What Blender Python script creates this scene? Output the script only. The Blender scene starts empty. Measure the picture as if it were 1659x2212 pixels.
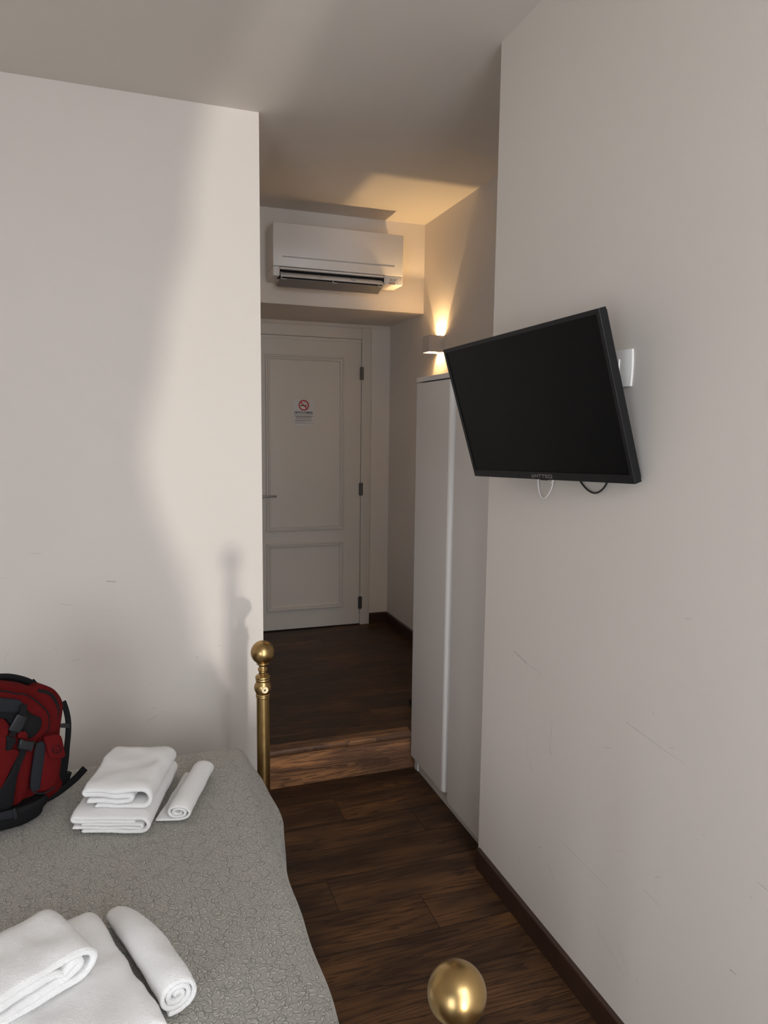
import bpy, bmesh, math, random
from mathutils import Vector, Matrix, noise
random.seed(7)
S = bpy.context.scene
COL = S.collection
# ------------------------------------------------------------------ camera
RT = Vector((0.94305, -0.33244, 0.01167)); FW = Vector((0.33020, 0.93656, -0.11723))
CAMZ = 1.6555; FPX = 1531.294; PW, PH = 1659, 2212
yaw, pitch, roll = math.radians(19.4205), math.radians(-6.7322), math.radians(0.6732)
FW = Vector((math.sin(yaw)*math.cos(pitch), math.cos(yaw)*math.cos(pitch), math.sin(pitch)))
_r = Vector((math.cos(yaw), -math.sin(yaw), 0)); _u = _r.cross(FW)
RT = _r*math.cos(roll) + _u*math.sin(roll); UP = -_r*math.sin(roll) + _u*math.cos(roll)
CPOS = Vector((0, 0, CAMZ))
cd = bpy.data.cameras.new('camera'); cam = bpy.data.objects.new('camera', cd); COL.objects.link(cam)
cam.matrix_world = Matrix((( RT.x, UP.x, -FW.x, 0), (RT.y, UP.y, -FW.y, 0), (RT.z, UP.z, -FW.z, CAMZ), (0, 0, 0, 1)))
cd.sensor_fit = 'VERTICAL'; cd.sensor_height = 24; cd.lens = FPX*24/PH; cd.clip_start = 0.05
S.camera = cam
# ------------------------------------------------------------------ world, light, exposure
vs = S.view_settings
vs.view_transform = 'Standard'; vs.look = 'None'; vs.gamma = 1; vs.exposure = 0.0
S.display_settings.display_device = 'sRGB'
w = bpy.data.worlds.new('sky'); S.world = w; w.use_nodes = True
w.node_tree.nodes['Background'].inputs[0].default_value = (0.75, 0.85, 1, 1)
w.node_tree.nodes['Background'].inputs[1].default_value = 1.0

def area_light(name, loc, target, sx, sy, energy, color):
    l = bpy.data.lights.new(name, 'AREA'); l.shape = 'RECTANGLE'; l.size = sx; l.size_y = sy
    l.energy = energy; l.color = color
    o = bpy.data.objects.new(name, l); COL.objects.link(o); o.location = loc
    o.rotation_euler = (Vector(target)-Vector(loc)).to_track_quat('-Z', 'Y').to_euler()
    return o
# daylight outside the french window behind the camera
area_light('window_daylight', (0.58, -1.36, 1.75), (0.6, 1.2, 0.0), 1.4, 2.3, 112, (0.90, 0.94, 1.0))
area_light('second_window_daylight', (-1.55, -1.40, 0.95), (0.2, 1.4, 0.55), 1.6, 1.5, 46, (0.86, 0.92, 1.0))
# sunlight thrown back up from the street, entering low through the window
area_light('street_glint', (0.78, -14.0, -1.0), (0.45, 1.5, 0.9), 0.42, 0.70, 880, (1.0, 0.95, 0.88))

# ------------------------------------------------------------------ helpers
def ray_dir(u, v):
    return FW + RT*((u-PW/2)/FPX) - UP*((v-PH/2)/FPX)
def hit_plane(u, v, p0, n):
    d = ray_dir(u, v); t = (Vector(p0)-CPOS).dot(n)/d.dot(n); return CPOS + d*t

MATS = {}
def new_mat(name):
    m = bpy.data.materials.new(name); m.use_nodes = True; MATS[name] = m
    nt = m.node_tree; return m, nt, nt.nodes['Principled BSDF']
def N(nt, typ, **kw):
    n = nt.nodes.new(typ)
    for k, v in kw.items():
        setattr(n, k, v)
    return n
def L(nt, a, b): nt.links.new(a, b)
def math_node(nt, op, a, b=None, clamp=False):
    n = nt.nodes.new('ShaderNodeMath'); n.operation = op; n.use_clamp = clamp
    for i, x in enumerate((a, b)):
        if x is None: continue
        if isinstance(x, (int, float)): n.inputs[i].default_value = x
        else: nt.links.new(x, n.inputs[i])
    return n.outputs[0]
def mixc(nt, fac, a, b, blend='MIX'):
    n = nt.nodes.new('ShaderNodeMix'); n.data_type = 'RGBA'; n.blend_type = blend
    for i, x in ((0, fac), (6, a), (7, b)):
        if isinstance(x, (int, float)): n.inputs[i].default_value = x
        elif isinstance(x, tuple): n.inputs[i].default_value = x if len(x) == 4 else (*x, 1)
        else: nt.links.new(x, n.inputs[i])
    return n.outputs[2]
def vmath(nt, op, a, b=None, scale=None):
    n = nt.nodes.new('ShaderNodeVectorMath'); n.operation = op
    for i, x in enumerate((a, b)):
        if x is None: continue
        if isinstance(x, (tuple, Vector)): n.inputs[i].default_value = tuple(x)
        else: nt.links.new(x, n.inputs[i])
    if scale is not None:
        if isinstance(scale, (int, float)): n.inputs['Scale'].default_value = scale
        else: nt.links.new(scale, n.inputs['Scale'])
    return n
def simple(name, col, rough=0.5, metal=0.0, bump=None, spec=0.5, emis=None, noise_col=0.0, ns=8):
    m, nt, b = new_mat(name)
    b.inputs['Base Color'].default_value = (*col, 1); b.inputs['Roughness'].default_value = rough
    b.inputs['Metallic'].default_value = metal; b.inputs['Specular IOR Level'].default_value = spec
    tc = N(nt, 'ShaderNodeTexCoord')
    if noise_col:
        nz = N(nt, 'ShaderNodeTexNoise'); nz.inputs['Scale'].default_value = ns; nz.inputs['Detail'].default_value = 5
        L(nt, tc.outputs['Object'], nz.inputs['Vector'])
        k = math_node(nt, 'MULTIPLY_ADD', nz.outputs[0], 2*noise_col); k.node.inputs[2].default_value = 1-noise_col
        c = vmath(nt, 'SCALE', tuple(col), scale=k); L(nt, c.outputs[0], b.inputs['Base Color'])
    if bump:
        sc, st = bump
        nz = N(nt, 'ShaderNodeTexNoise'); nz.inputs['Scale'].default_value = sc; nz.inputs['Detail'].default_value = 3
        L(nt, tc.outputs['Object'], nz.inputs['Vector'])
        bp = N(nt, 'ShaderNodeBump'); bp.inputs['Strength'].default_value = st; bp.inputs['Distance'].default_value = 0.001
        L(nt, nz.outputs[0], bp.inputs['Height']); L(nt, bp.outputs[0], b.inputs['Normal'])
    if emis:
        b.inputs['Emission Color'].default_value = (*emis[0], 1); b.inputs['Emission Strength'].default_value = emis[1]
    return m

WALLC = (0.72, 0.662, 0.604)
def wall_mat(name, axis, marks=()):
    """painted plaster; marks = (a, b, width, strength) scuffs in wall coordinates (across, z)"""
    m, nt, b = new_mat(name)
    b.inputs['Roughness'].default_value = 0.85; b.inputs['Specular IOR Level'].default_value = 0.25
    tc = N(nt, 'ShaderNodeTexCoord'); sp = N(nt, 'ShaderNodeSeparateXYZ'); L(nt, tc.outputs['Object'], sp.inputs[0])
    cb = N(nt, 'ShaderNodeCombineXYZ'); L(nt, sp.outputs[axis], cb.inputs[0]); L(nt, sp.outputs[2], cb.inputs[1])
    nz = N(nt, 'ShaderNodeTexNoise'); nz.inputs['Scale'].default_value = 2.2; nz.inputs['Detail'].default_value = 6
    L(nt, tc.outputs['Object'], nz.inputs['Vector'])
    base = mixc(nt, nz.outputs[0], (WALLC[0]*0.97, WALLC[1]*0.97, WALLC[2]*0.965), (WALLC[0]*1.03, WALLC[1]*1.03, WALLC[2]*1.035))
    n1 = N(nt, 'ShaderNodeTexNoise'); n1.inputs['Scale'].default_value = 90; n1.inputs['Detail'].default_value = 4
    L(nt, cb.outputs[0], n1.inputs['Vector'])
    wob = vmath(nt, 'SCALE', n1.outputs['Color'], scale=0.006)
    p = vmath(nt, 'ADD', cb.outputs[0], wob.outputs[0]).outputs[0]
    acc = None
    for (ax, az, bx, bz, wd, st) in marks:
        a = Vector((ax+0.003, az+0.003, 0.0)); ba = Vector((bx-ax, bz-az, 0))
        pa = vmath(nt, 'SUBTRACT', p, a).outputs[0]
        pz = vmath(nt, 'MULTIPLY', pa, (1, 1, 0)).outputs[0]
        dt = vmath(nt, 'DOT_PRODUCT', pz, ba).outputs['Value']
        h = math_node(nt, 'DIVIDE', dt, ba.length_squared, clamp=True)
        q = vmath(nt, 'SCALE', tuple(ba), scale=h).outputs[0]
        dd = vmath(nt, 'DISTANCE', pz, q).outputs['Value']
        mr = N(nt, 'ShaderNodeMapRange'); mr.inputs['From Min'].default_value = 0.0; mr.inputs['From Max'].default_value = wd
        mr.inputs['To Min'].default_value = st; mr.inputs['To Max'].default_value = 0; mr.interpolation_type = 'SMOOTHSTEP'
        L(nt, dd, mr.inputs['Value'])
        acc = mr.outputs[0] if acc is None else math_node(nt, 'MAXIMUM', acc, mr.outputs[0])
    if acc is not None:
        brk = N(nt, 'ShaderNodeMapRange'); brk.inputs['From Min'].default_value = 0.35; brk.inputs['From Max'].default_value = 0.6
        n2 = N(nt, 'ShaderNodeTexNoise'); n2.inputs['Scale'].default_value = 160
        L(nt, cb.outputs[0], n2.inputs['Vector']); L(nt, n2.outputs[0], brk.inputs['Value'])
        brk.inputs['To Min'].default_value = 0.35
        acc = math_node(nt, 'MULTIPLY', acc, brk.outputs[0])
        base = mixc(nt, acc, base, (0.20, 0.19, 0.19))
    L(nt, base, b.inputs['Base Color'])
    n3 = N(nt, 'ShaderNodeTexNoise'); n3.inputs['Scale'].default_value = 130; n3.inputs['Detail'].default_value = 3
    L(nt, tc.outputs['Object'], n3.inputs['Vector'])
    bp = N(nt, 'ShaderNodeBump'); bp.inputs['Strength'].default_value = 0.12; bp.inputs['Distance'].default_value = 0.002
    L(nt, n3.outputs[0], bp.inputs['Height']); L(nt, bp.outputs[0], b.inputs['Normal'])
    return m

def wood_mat(name, y0, row=0.183, length=1.07, x0=0.92, step=-0.297, zmode=False, tint=1.0, planks=True):
    """dark smoked oak boards running along x"""
    m, nt, b = new_mat(name)
    tc = N(nt, 'ShaderNodeTexCoord'); sp = N(nt, 'ShaderNodeSeparateXYZ'); L(nt, tc.outputs['Object'], sp.inputs[0])
    X = sp.outputs[0]; Y = sp.outputs[2] if zmode else sp.outputs[1]
    v = math_node(nt, 'DIVIDE', math_node(nt, 'SUBTRACT', Y, y0), row)
    ri = math_node(nt, 'FLOOR', v); fv = math_node(nt, 'FRACT', v)
    xs = math_node(nt, 'SUBTRACT', math_node(nt, 'SUBTRACT', X, x0), math_node(nt, 'MULTIPLY', ri, step))
    if not planks: length = 40.0; xs = math_node(nt, 'ADD', xs, 13.0)
    u = math_node(nt, 'DIVIDE', xs, length)
    ci = math_node(nt, 'FLOOR', u); fu = math_node(nt, 'FRACT', u)
    cid = N(nt, 'ShaderNodeCombineXYZ'); L(nt, ri, cid.inputs[0]); L(nt, ci, cid.inputs[1])
    wn = N(nt, 'ShaderNodeTexWhiteNoise'); wn.noise_dimensions = '2D'; L(nt, cid.outputs[0], wn.inputs['Vector'])
    rnd = wn.outputs['Value']
    # grain coordinates, shifted per board
    gx = math_node(nt, 'ADD', X, math_node(nt, 'MULTIPLY', rnd, 37.0))
    gv = N(nt, 'ShaderNodeCombineXYZ'); L(nt, gx, gv.inputs[0]); L(nt, Y, gv.inputs[1]); L(nt, math_node(nt, 'MULTIPLY', rnd, 11.0), gv.inputs[2])
    s1 = vmath(nt, 'MULTIPLY', gv.outputs[0], (1.3, 19.0, 1.0)).outputs[0]
    n1 = N(nt, 'ShaderNodeTexNoise'); n1.inputs['Scale'].default_value = 1.0; n1.inputs['Detail'].default_value = 5; n1.inputs['Distortion'].default_value = 0.6
    L(nt, s1, n1.inputs['Vector'])
    # cathedral figure: bands of a smooth field
    band = math_node(nt, 'FRACT', math_node(nt, 'MULTIPLY', n1.outputs[0], 9.0))
    bandm = N(nt, 'ShaderNodeMapRange'); bandm.interpolation_type = 'SMOOTHSTEP'
    bandm.inputs['From Min'].default_value = 0.35; bandm.inputs['From Max'].default_value = 1.0
    L(nt, band, bandm.inputs['Value'])
    s2 = vmath(nt, 'MULTIPLY', gv.outputs[0], (14.0, 420.0, 1.0)).outputs[0]
    n2 = N(nt, 'ShaderNodeTexNoise'); n2.inputs['Scale'].default_value = 1.0; n2.inputs['Detail'].default_value = 3; L(nt, s2, n2.inputs['Vector'])
    s3 = vmath(nt, 'MULTIPLY', gv.outputs[0], (2.0, 7.0, 1.0)).outputs[0]
    n3 = N(nt, 'ShaderNodeTexNoise'); n3.inputs['Scale'].default_value = 1.3; n3.inputs['Detail'].default_value = 3; L(nt, s3, n3.inputs['Vector'])
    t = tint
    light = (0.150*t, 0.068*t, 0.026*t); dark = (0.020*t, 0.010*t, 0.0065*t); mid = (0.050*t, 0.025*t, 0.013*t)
    c = mixc(nt, n3.outputs[0], mid, light)
    cr = N(nt, 'ShaderNodeMapRange'); cr.inputs['From Min'].default_value = 0.40; cr.inputs['From Max'].default_value = 0.72
    L(nt, n3.outputs[0], cr.inputs['Value'])
    c = mixc(nt, cr.outputs[0], mid, light)
    c = mixc(nt, math_node(nt, 'MULTIPLY', bandm.outputs[0], 0.75), c, dark)
    gr = N(nt, 'ShaderNodeMapRange'); gr.inputs['From Min'].default_value = 0.5; gr.inputs['From Max'].default_value = 0.75
    L(nt, n2.outputs[0], gr.inputs['Value'])
    c = mixc(nt, math_node(nt, 'MULTIPLY', gr.outputs[0], 0.5), c, dark)
    k = math_node(nt, 'MULTIPLY_ADD', rnd, 0.45); k.node.inputs[2].default_value = 0.75
    c = vmath(nt, 'SCALE', c, scale=k).outputs[0]
    hgt = math_node(nt, 'MULTIPLY', bandm.outputs[0], -0.3)
    if planks:
        ev = math_node(nt, 'MULTIPLY', math_node(nt, 'MINIMUM', fv, math_node(nt, 'SUBTRACT', 1.0, fv)), row)
        eu = math_node(nt, 'MULTIPLY', math_node(nt, 'MINIMUM', fu, math_node(nt, 'SUBTRACT', 1.0, fu)), length)
        e = math_node(nt, 'MINIMUM', ev, eu)
        sm = N(nt, 'ShaderNodeMapRange'); sm.inputs['From Min'].default_value = 0.0004; sm.inputs['From Max'].default_value = 0.0018
        L(nt, e, sm.inputs['Value'])
        c = mixc(nt, sm.outputs[0], (0.006, 0.004, 0.003), c)
        hgt = math_node(nt, 'ADD', hgt, math_node(nt, 'MULTIPLY', sm.outputs[0], 2.0))
    L(nt, c, b.inputs['Base Color'])
    b.inputs['Roughness'].default_value = 0.45; b.inputs['Specular IOR Level'].default_value = 0.28
    bp = N(nt, 'ShaderNodeBump'); bp.inputs['Strength'].default_value = 0.35; bp.inputs['Distance'].default_value = 0.0006
    L(nt, hgt, bp.inputs['Height']); L(nt, bp.outputs[0], b.inputs['Normal'])
    return m

def brass_mat():
    m, nt, b = new_mat('aged_brass')
    tc = N(nt, 'ShaderNodeTexCoord'); nz = N(nt, 'ShaderNodeTexNoise'); nz.inputs['Scale'].default_value = 14; nz.inputs['Detail'].default_value = 6
    L(nt, tc.outputs['Object'], nz.inputs['Vector'])
    n2 = N(nt, 'ShaderNodeTexNoise'); n2.inputs['Scale'].default_value = 60; n2.inputs['Detail'].default_value = 4; L(nt, tc.outputs['Object'], n2.inputs['Vector'])
    c = mixc(nt, nz.outputs[0], (0.40, 0.265, 0.11), (0.49, 0.335, 0.145))
    L(nt, c, b.inputs['Base Color']); b.inputs['Metallic'].default_value = 1.0
    r = math_node(nt, 'MULTIPLY_ADD', n2.outputs[0], 0.14); r.node.inputs[2].default_value = 0.24
    L(nt, r, b.inputs['Roughness'])
    return m

def quilt_mat():
    m, nt, b = new_mat('quilted_leaf_fabric')
    uv = N(nt, 'ShaderNodeUVMap'); U = uv.outputs[0]
    n0 = N(nt, 'ShaderNodeTexNoise'); n0.inputs['Scale'].default_value = 9; n0.inputs['Detail'].default_value = 2; L(nt, U, n0.inputs['Vector'])
    wob = vmath(nt, 'SCALE', n0.outputs['Color'], scale=0.02).outputs[0]
    P = vmath(nt, 'ADD', U, wob).outputs[0]
    def leaves(scale, off, a, bb, seed):
        q = vmath(nt, 'ADD', P, (off, off*0.7+seed, 0)).outputs[0]
        vo = N(nt, 'ShaderNodeTexVoronoi'); vo.voronoi_dimensions = '2D'; vo.inputs['Scale'].default_value = scale; vo.inputs['Randomness'].default_value = 0.62
        L(nt, q, vo.inputs['Vector'])
        loc = vmath(nt, 'SUBTRACT', q, vo.outputs['Position']).outputs[0]
        sp = N(nt, 'ShaderNodeSeparateColor'); L(nt, vo.outputs['Color'], sp.inputs[0])
        rot = N(nt, 'ShaderNodeVectorRotate'); rot.rotation_type = 'Z_AXIS'
        L(nt, loc, rot.inputs['Vector']); L(nt, math_node(nt, 'MULTIPLY', sp.outputs[0], 3.6), rot.inputs['Angle'])
        s = N(nt, 'ShaderNodeSeparateXYZ'); L(nt, rot.outputs[0], s.inputs[0])
        # leaf: width shrinks towards the tips; bent along its length
        xn = math_node(nt, 'DIVIDE', s.outputs[0], a)
        x2 = math_node(nt, 'MULTIPLY', xn, xn)
        wv = math_node(nt, 'MAXIMUM', math_node(nt, 'SUBTRACT', 1.0, x2), 0.0001)
        yb = math_node(nt, 'ADD', s.outputs[1], math_node(nt, 'MULTIPLY', x2, bb*0.55))
        yn = math_node(nt, 'DIVIDE', yb, bb)
        inside = math_node(nt, 'SUBTRACT', wv, math_node(nt, 'ABSOLUTE', yn))      # >0 inside
        return inside, yn, sp.outputs[1]
    def smooth(v, lo, hi):
        n = N(nt, 'ShaderNodeMapRange'); n.interpolation_type = 'SMOOTHSTEP'
        n.inputs['From Min'].default_value = lo; n.inputs['From Max'].default_value = hi; L(nt, v, n.inputs['Value']); return n.outputs[0]
    i1, y1, r1 = leaves(56, 0.0, 0.0090, 0.0033, 0.0)
    i2, y2, r2 = leaves(45, 0.013, 0.0078, 0.0029, 3.1)
    body = math_node(nt, 'MAXIMUM', smooth(i1, 0.0, 0.35), smooth(i2, 0.0, 0.35))
    def edge(i, y):
        e = math_node(nt, 'SUBTRACT', 1.0, math_node(nt, 'DIVIDE', math_node(nt, 'ABSOLUTE', i), 0.26), clamp=True)
        side = smooth(y, -0.35, 0.35)
        return math_node(nt, 'MULTIPLY', e, side)
    ed = math_node(nt, 'MAXIMUM', edge(i1, y1), edge(i2, y2))
    # stitched curling vines: arcs round scattered centres
    vo = N(nt, 'ShaderNodeTexVoronoi'); vo.voronoi_dimensions = '2D'; vo.inputs['Scale'].default_value = 20; vo.inputs['Randomness'].default_value = 0.8
    L(nt, P, vo.inputs['Vector'])
    loc = vmath(nt, 'SUBTRACT', P, vo.outputs['Position']).outputs[0]
    ln = vmath(nt, 'LENGTH', loc).outputs['Value']
    arc = math_node(nt, 'SUBTRACT', 1.0, math_node(nt, 'DIVIDE', math_node(nt, 'ABSOLUTE', math_node(nt, 'SUBTRACT', ln, 0.016)), 0.0009), clamp=True)
    s3 = N(nt, 'ShaderNodeSeparateXYZ'); L(nt, loc, s3.inputs[0])
    sc = N(nt, 'ShaderNodeSeparateColor'); L(nt, vo.outputs['Color'], sc.inputs[0])
    ang = math_node(nt, 'ARCTAN2', s3.outputs[1], s3.outputs[0])
    gate = smooth(math_node(nt, 'SINE', math_node(nt, 'ADD', ang, math_node(nt, 'MULTIPLY', sc.outputs[0], 6.28))), -0.35, 0.1)
    arc = math_node(nt, 'MULTIPLY', arc, gate)
    ve = N(nt, 'ShaderNodeTexVoronoi'); ve.voronoi_dimensions = '2D'; ve.feature = 'DISTANCE_TO_EDGE'; ve.inputs['Scale'].default_value = 16
    n5 = N(nt, 'ShaderNodeTexNoise'); n5.inputs['Scale'].default_value = 20; L(nt, U, n5.inputs['Vector'])
    L(nt, vmath(nt, 'ADD', U, vmath(nt, 'SCALE', n5.outputs['Color'], scale=0.05).outputs[0]).outputs[0], ve.inputs['Vector'])
    vine = math_node(nt, 'SUBTRACT', 1.0, math_node(nt, 'DIVIDE', ve.outputs[0], 0.009), clamp=True)
    line = math_node(nt, 'MAXIMUM', arc, vine)
    line = math_node(nt, 'MAXIMUM', line, ed)
    # woven ground
    wv = N(nt, 'ShaderNodeTexNoise'); wv.inputs['Scale'].default_value = 1.0; wv.inputs['Detail'].default_value = 2
    L(nt, vmath(nt, 'MULTIPLY', U, (900, 130, 1)).outputs[0], wv.inputs['Vector'])
    wu = N(nt, 'ShaderNodeTexNoise'); wu.inputs['Scale'].default_value = 1.0; wu.inputs['Detail'].default_value = 2
    L(nt, vmath(nt, 'MULTIPLY', U, (130, 900, 1)).outputs[0], wu.inputs['Vector'])
    weave = math_node(nt, 'ADD', wv.outputs[0], wu.outputs[0])
    base = mixc(nt, smooth(weave, 0.75, 1.25), (0.28, 0.27, 0.235), (0.46, 0.44, 0.39))
    leafc = mixc(nt, r1, (0.64, 0.62, 0.55), (0.69, 0.64, 0.55))
    c = mixc(nt, math_node(nt, 'MULTIPLY', body, 0.46), base, leafc)
    c = mixc(nt, math_node(nt, 'MULTIPLY', line, 0.6), c, (0.06, 0.056, 0.05))
    L(nt, c, b.inputs['Base Color'])
    b.inputs['Roughness'].default_value = 0.75; b.inputs['Sheen Weight'].default_value = 0.25; b.inputs['Specular IOR Level'].default_value = 0.3
    h = math_node(nt, 'SUBTRACT', math_node(nt, 'MULTIPLY', body, 0.9), math_node(nt, 'MULTIPLY', line, 0.9))
    h = math_node(nt, 'ADD', h, math_node(nt, 'MULTIPLY', weave, 0.12))
    bp = N(nt, 'ShaderNodeBump'); bp.inputs['Strength'].default_value = 0.8; bp.inputs['Distance'].default_value = 0.0022
    L(nt, h, bp.inputs['Height']); L(nt, bp.outputs[0], b.inputs['Normal'])
    return m

def terry_mat():
    m, nt, b = new_mat('white_terry')
    tc = N(nt, 'ShaderNodeTexCoord')
    b.inputs['Base Color'].default_value = (0.93, 0.915, 0.895, 1); b.inputs['Roughness'].default_value = 0.95
    b.inputs['Sheen Weight'].default_value = 0.4; b.inputs['Sheen Roughness'].default_value = 0.5; b.inputs['Specular IOR Level'].default_value = 0.1
    vo = N(nt, 'ShaderNodeTexVoronoi'); vo.inputs['Scale'].default_value = 650; L(nt, tc.outputs['Object'], vo.inputs['Vector'])
    nz = N(nt, 'ShaderNodeTexNoise'); nz.inputs['Scale'].default_value = 260; nz.inputs['Detail'].default_value = 4; L(nt, tc.outputs['Object'], nz.inputs['Vector'])
    h = math_node(nt, 'ADD', math_node(nt, 'MULTIPLY', vo.outputs['Distance'], -0.6), nz.outputs[0])
    bp = N(nt, 'ShaderNodeBump'); bp.inputs['Strength'].default_value = 0.9; bp.inputs['Distance'].default_value = 0.0018
    L(nt, h, bp.inputs['Height']); L(nt, bp.outputs[0], b.inputs['Normal'])
    return m

class Frame:
    pass
def mesh_obj(name, bm, mat, parent=None, smooth=False, world=True, autosmooth=None):
    """link one mesh object; vertices are given in world space unless world=False"""
    if parent is not None and world:
        bmesh.ops.transform(bm, matrix=ROOTINV[parent.name], verts=bm.verts)
    me = bpy.data.meshes.new(name); bm.normal_update()
    if smooth:
        for f in bm.faces: f.smooth = True
        if autosmooth is not None:
            for e in bm.edges:
                if len(e.link_faces) == 2 and e.calc_face_angle(0) > math.radians(autosmooth): e.smooth = False
    bm.to_mesh(me); bm.free()
    o = bpy.data.objects.new(name, me); COL.objects.link(o)
    if mat is not None: me.materials.append(mat)
    if parent is not None:
        o.parent = parent; ROOTINV[o.name] = ROOTINV[parent.name]
    else:
        ROOTINV[o.name] = Matrix.Identity(4)
    return o
ROOTINV = {}
def tag(o, label, cat, group=None, kind=None):
    o['label'] = label; o['category'] = cat
    if group: o['group'] = group
    if kind: o['kind'] = kind
    return o
def thing(name, label, cat, loc=(0, 0, 0), rot=None, group=None):
    o = bpy.data.objects.new(name, None); COL.objects.link(o)
    M = Matrix.Translation(Vector(loc))
    if rot is not None: M = M @ rot.to_4x4()
    o.matrix_world = M; o.empty_display_size = 0.05
    ROOTINV[o.name] = M.inverted()
    return tag(o, label, cat, group)
def add_box(bm, a, b, bev=0, seg=2):
    r = bmesh.ops.create_cube(bm, size=1)
    vs_ = r['verts']
    for v in vs_:
        v.co = Vector([(a[i]+b[i])/2 + v.co[i]*abs(b[i]-a[i]) for i in range(3)])
    if bev:
        es = list({e for v in vs_ for e in v.link_edges})
        bmesh.ops.bevel(bm, geom=es, offset=bev, segments=seg, affect='EDGES', profile=0.5)
def box_obj(name, a, b, mat, parent=None, bev=0, seg=2, **k):
    bm = bmesh.new(); add_box(bm, a, b, bev, seg); return mesh_obj(name, bm, mat, parent, **k)
def add_tube(bm, pts, r, n=10, cap=True, flat=None):
    pts = [Vector(p) for p in pts]; rings = []
    up = None
    for i, p in enumerate(pts):
        t = (pts[min(i+1, len(pts)-1)]-pts[max(i-1, 0)]).normalized()
        if up is None:
            up = Vector((0, 0, 1)) if abs(t.z) < 0.9 else Vector((1, 0, 0))
        s = t.cross(up).normalized(); up = s.cross(t).normalized()
        rr = r[i] if isinstance(r, (list, tuple)) else r
        fl = 1 if flat is None else flat
        rings.append([bm.verts.new(p + s*math.cos(a)*rr + up*math.sin(a)*rr*fl) for a in [2*math.pi*k/n for k in range(n)]])
    for a, b in zip(rings, rings[1:]):
        for k in range(n):
            bm.faces.new((a[k], a[(k+1) % n], b[(k+1) % n], b[k]))
    if cap:
        bm.faces.new(rings[0][::-1]); bm.faces.new(rings[-1])
def add_lathe(bm, prof, c, n=48):
    """prof: (radius, z) pairs round a vertical axis through c"""
    rings = []
    for r, z in prof:
        if r < 1e-6: rings.append([bm.verts.new((c[0], c[1], c[2]+z))])
        else: rings.append([bm.verts.new((c[0]+r*math.cos(2*math.pi*k/n), c[1]+r*math.sin(2*math.pi*k/n), c[2]+z)) for k in range(n)])
    for a, b in zip(rings, rings[1:]):
        for k in range(n):
            k2 = (k+1) % n
            if len(a) == 1 and len(b) == 1: continue
            if len(a) == 1: bm.faces.new((a[0], b[k2], b[k]))
            elif len(b) == 1: bm.faces.new((a[k], a[k2], b[0]))
            else: bm.faces.new((a[k], a[k2], b[k2], b[k]))
    bmesh.ops.recalc_face_normals(bm, faces=bm.faces)
def add_prism(bm, poly, axis_vec, length):
    """poly: 3D points of a planar outline, extruded by axis_vec*length"""
    d = Vector(axis_vec)*length
    a = [bm.verts.new(Vector(p)) for p in poly]; b = [bm.verts.new(Vector(p)+d) for p in poly]
    n = len(a); bm.faces.new(a); bm.faces.new(b[::-1])
    for i in range(n): bm.faces.new((a[i], b[i], b[(i+1) % n], a[(i+1) % n]))
    bmesh.ops.recalc_face_normals(bm, faces=bm.faces)
def text_obj(name, body, size, mat, parent, M, extrude=0.0004, align='CENTER', bold=0.0, sx=1.0, world=True, fit=None):
    cu = bpy.data.curves.new(name, 'FONT'); cu.body = body; cu.size = size; cu.extrude = extrude
    cu.align_x = align; cu.offset = bold; cu.resolution_u = 3
    tmp = bpy.data.objects.new(name+'_tmp', cu); COL.objects.link(tmp)
    bpy.context.view_layer.update()
    me = bpy.data.meshes.new_from_object(tmp.evaluated_get(bpy.context.evaluated_depsgraph_get()))
    bm = bmesh.new(); bm.from_mesh(me)
    bpy.data.objects.remove(tmp); bpy.data.meshes.remove(me); bpy.data.curves.remove(cu)
    if fit:
        xs_ = [v.co.x for v in bm.verts]; ys_ = [v.co.y for v in bm.verts]
        sx = fit[0]/(max(xs_)-min(xs_)); sy = fit[1]/(max(ys_)-min(ys_))
    else: sy = 1
    bmesh.ops.scale(bm, vec=(sx, sy, 1), verts=bm.verts)
    bmesh.ops.transform(bm, matrix=M, verts=bm.verts)
    return mesh_obj(name, bm, mat, parent, world=world)
def smooth_poly(pts, it=2, closed=True):
    for _ in range(it):
        q = []
        n = len(pts)
        for i in range(n if closed else n-1):
            a, b = Vector(pts[i]), Vector(pts[(i+1) % n])
            q += [a*0.75+b*0.25, a*0.25+b*0.75]
        if not closed: q = [Vector(pts[0])] + q + [Vector(pts[-1])]
        pts = q
    return pts

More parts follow.
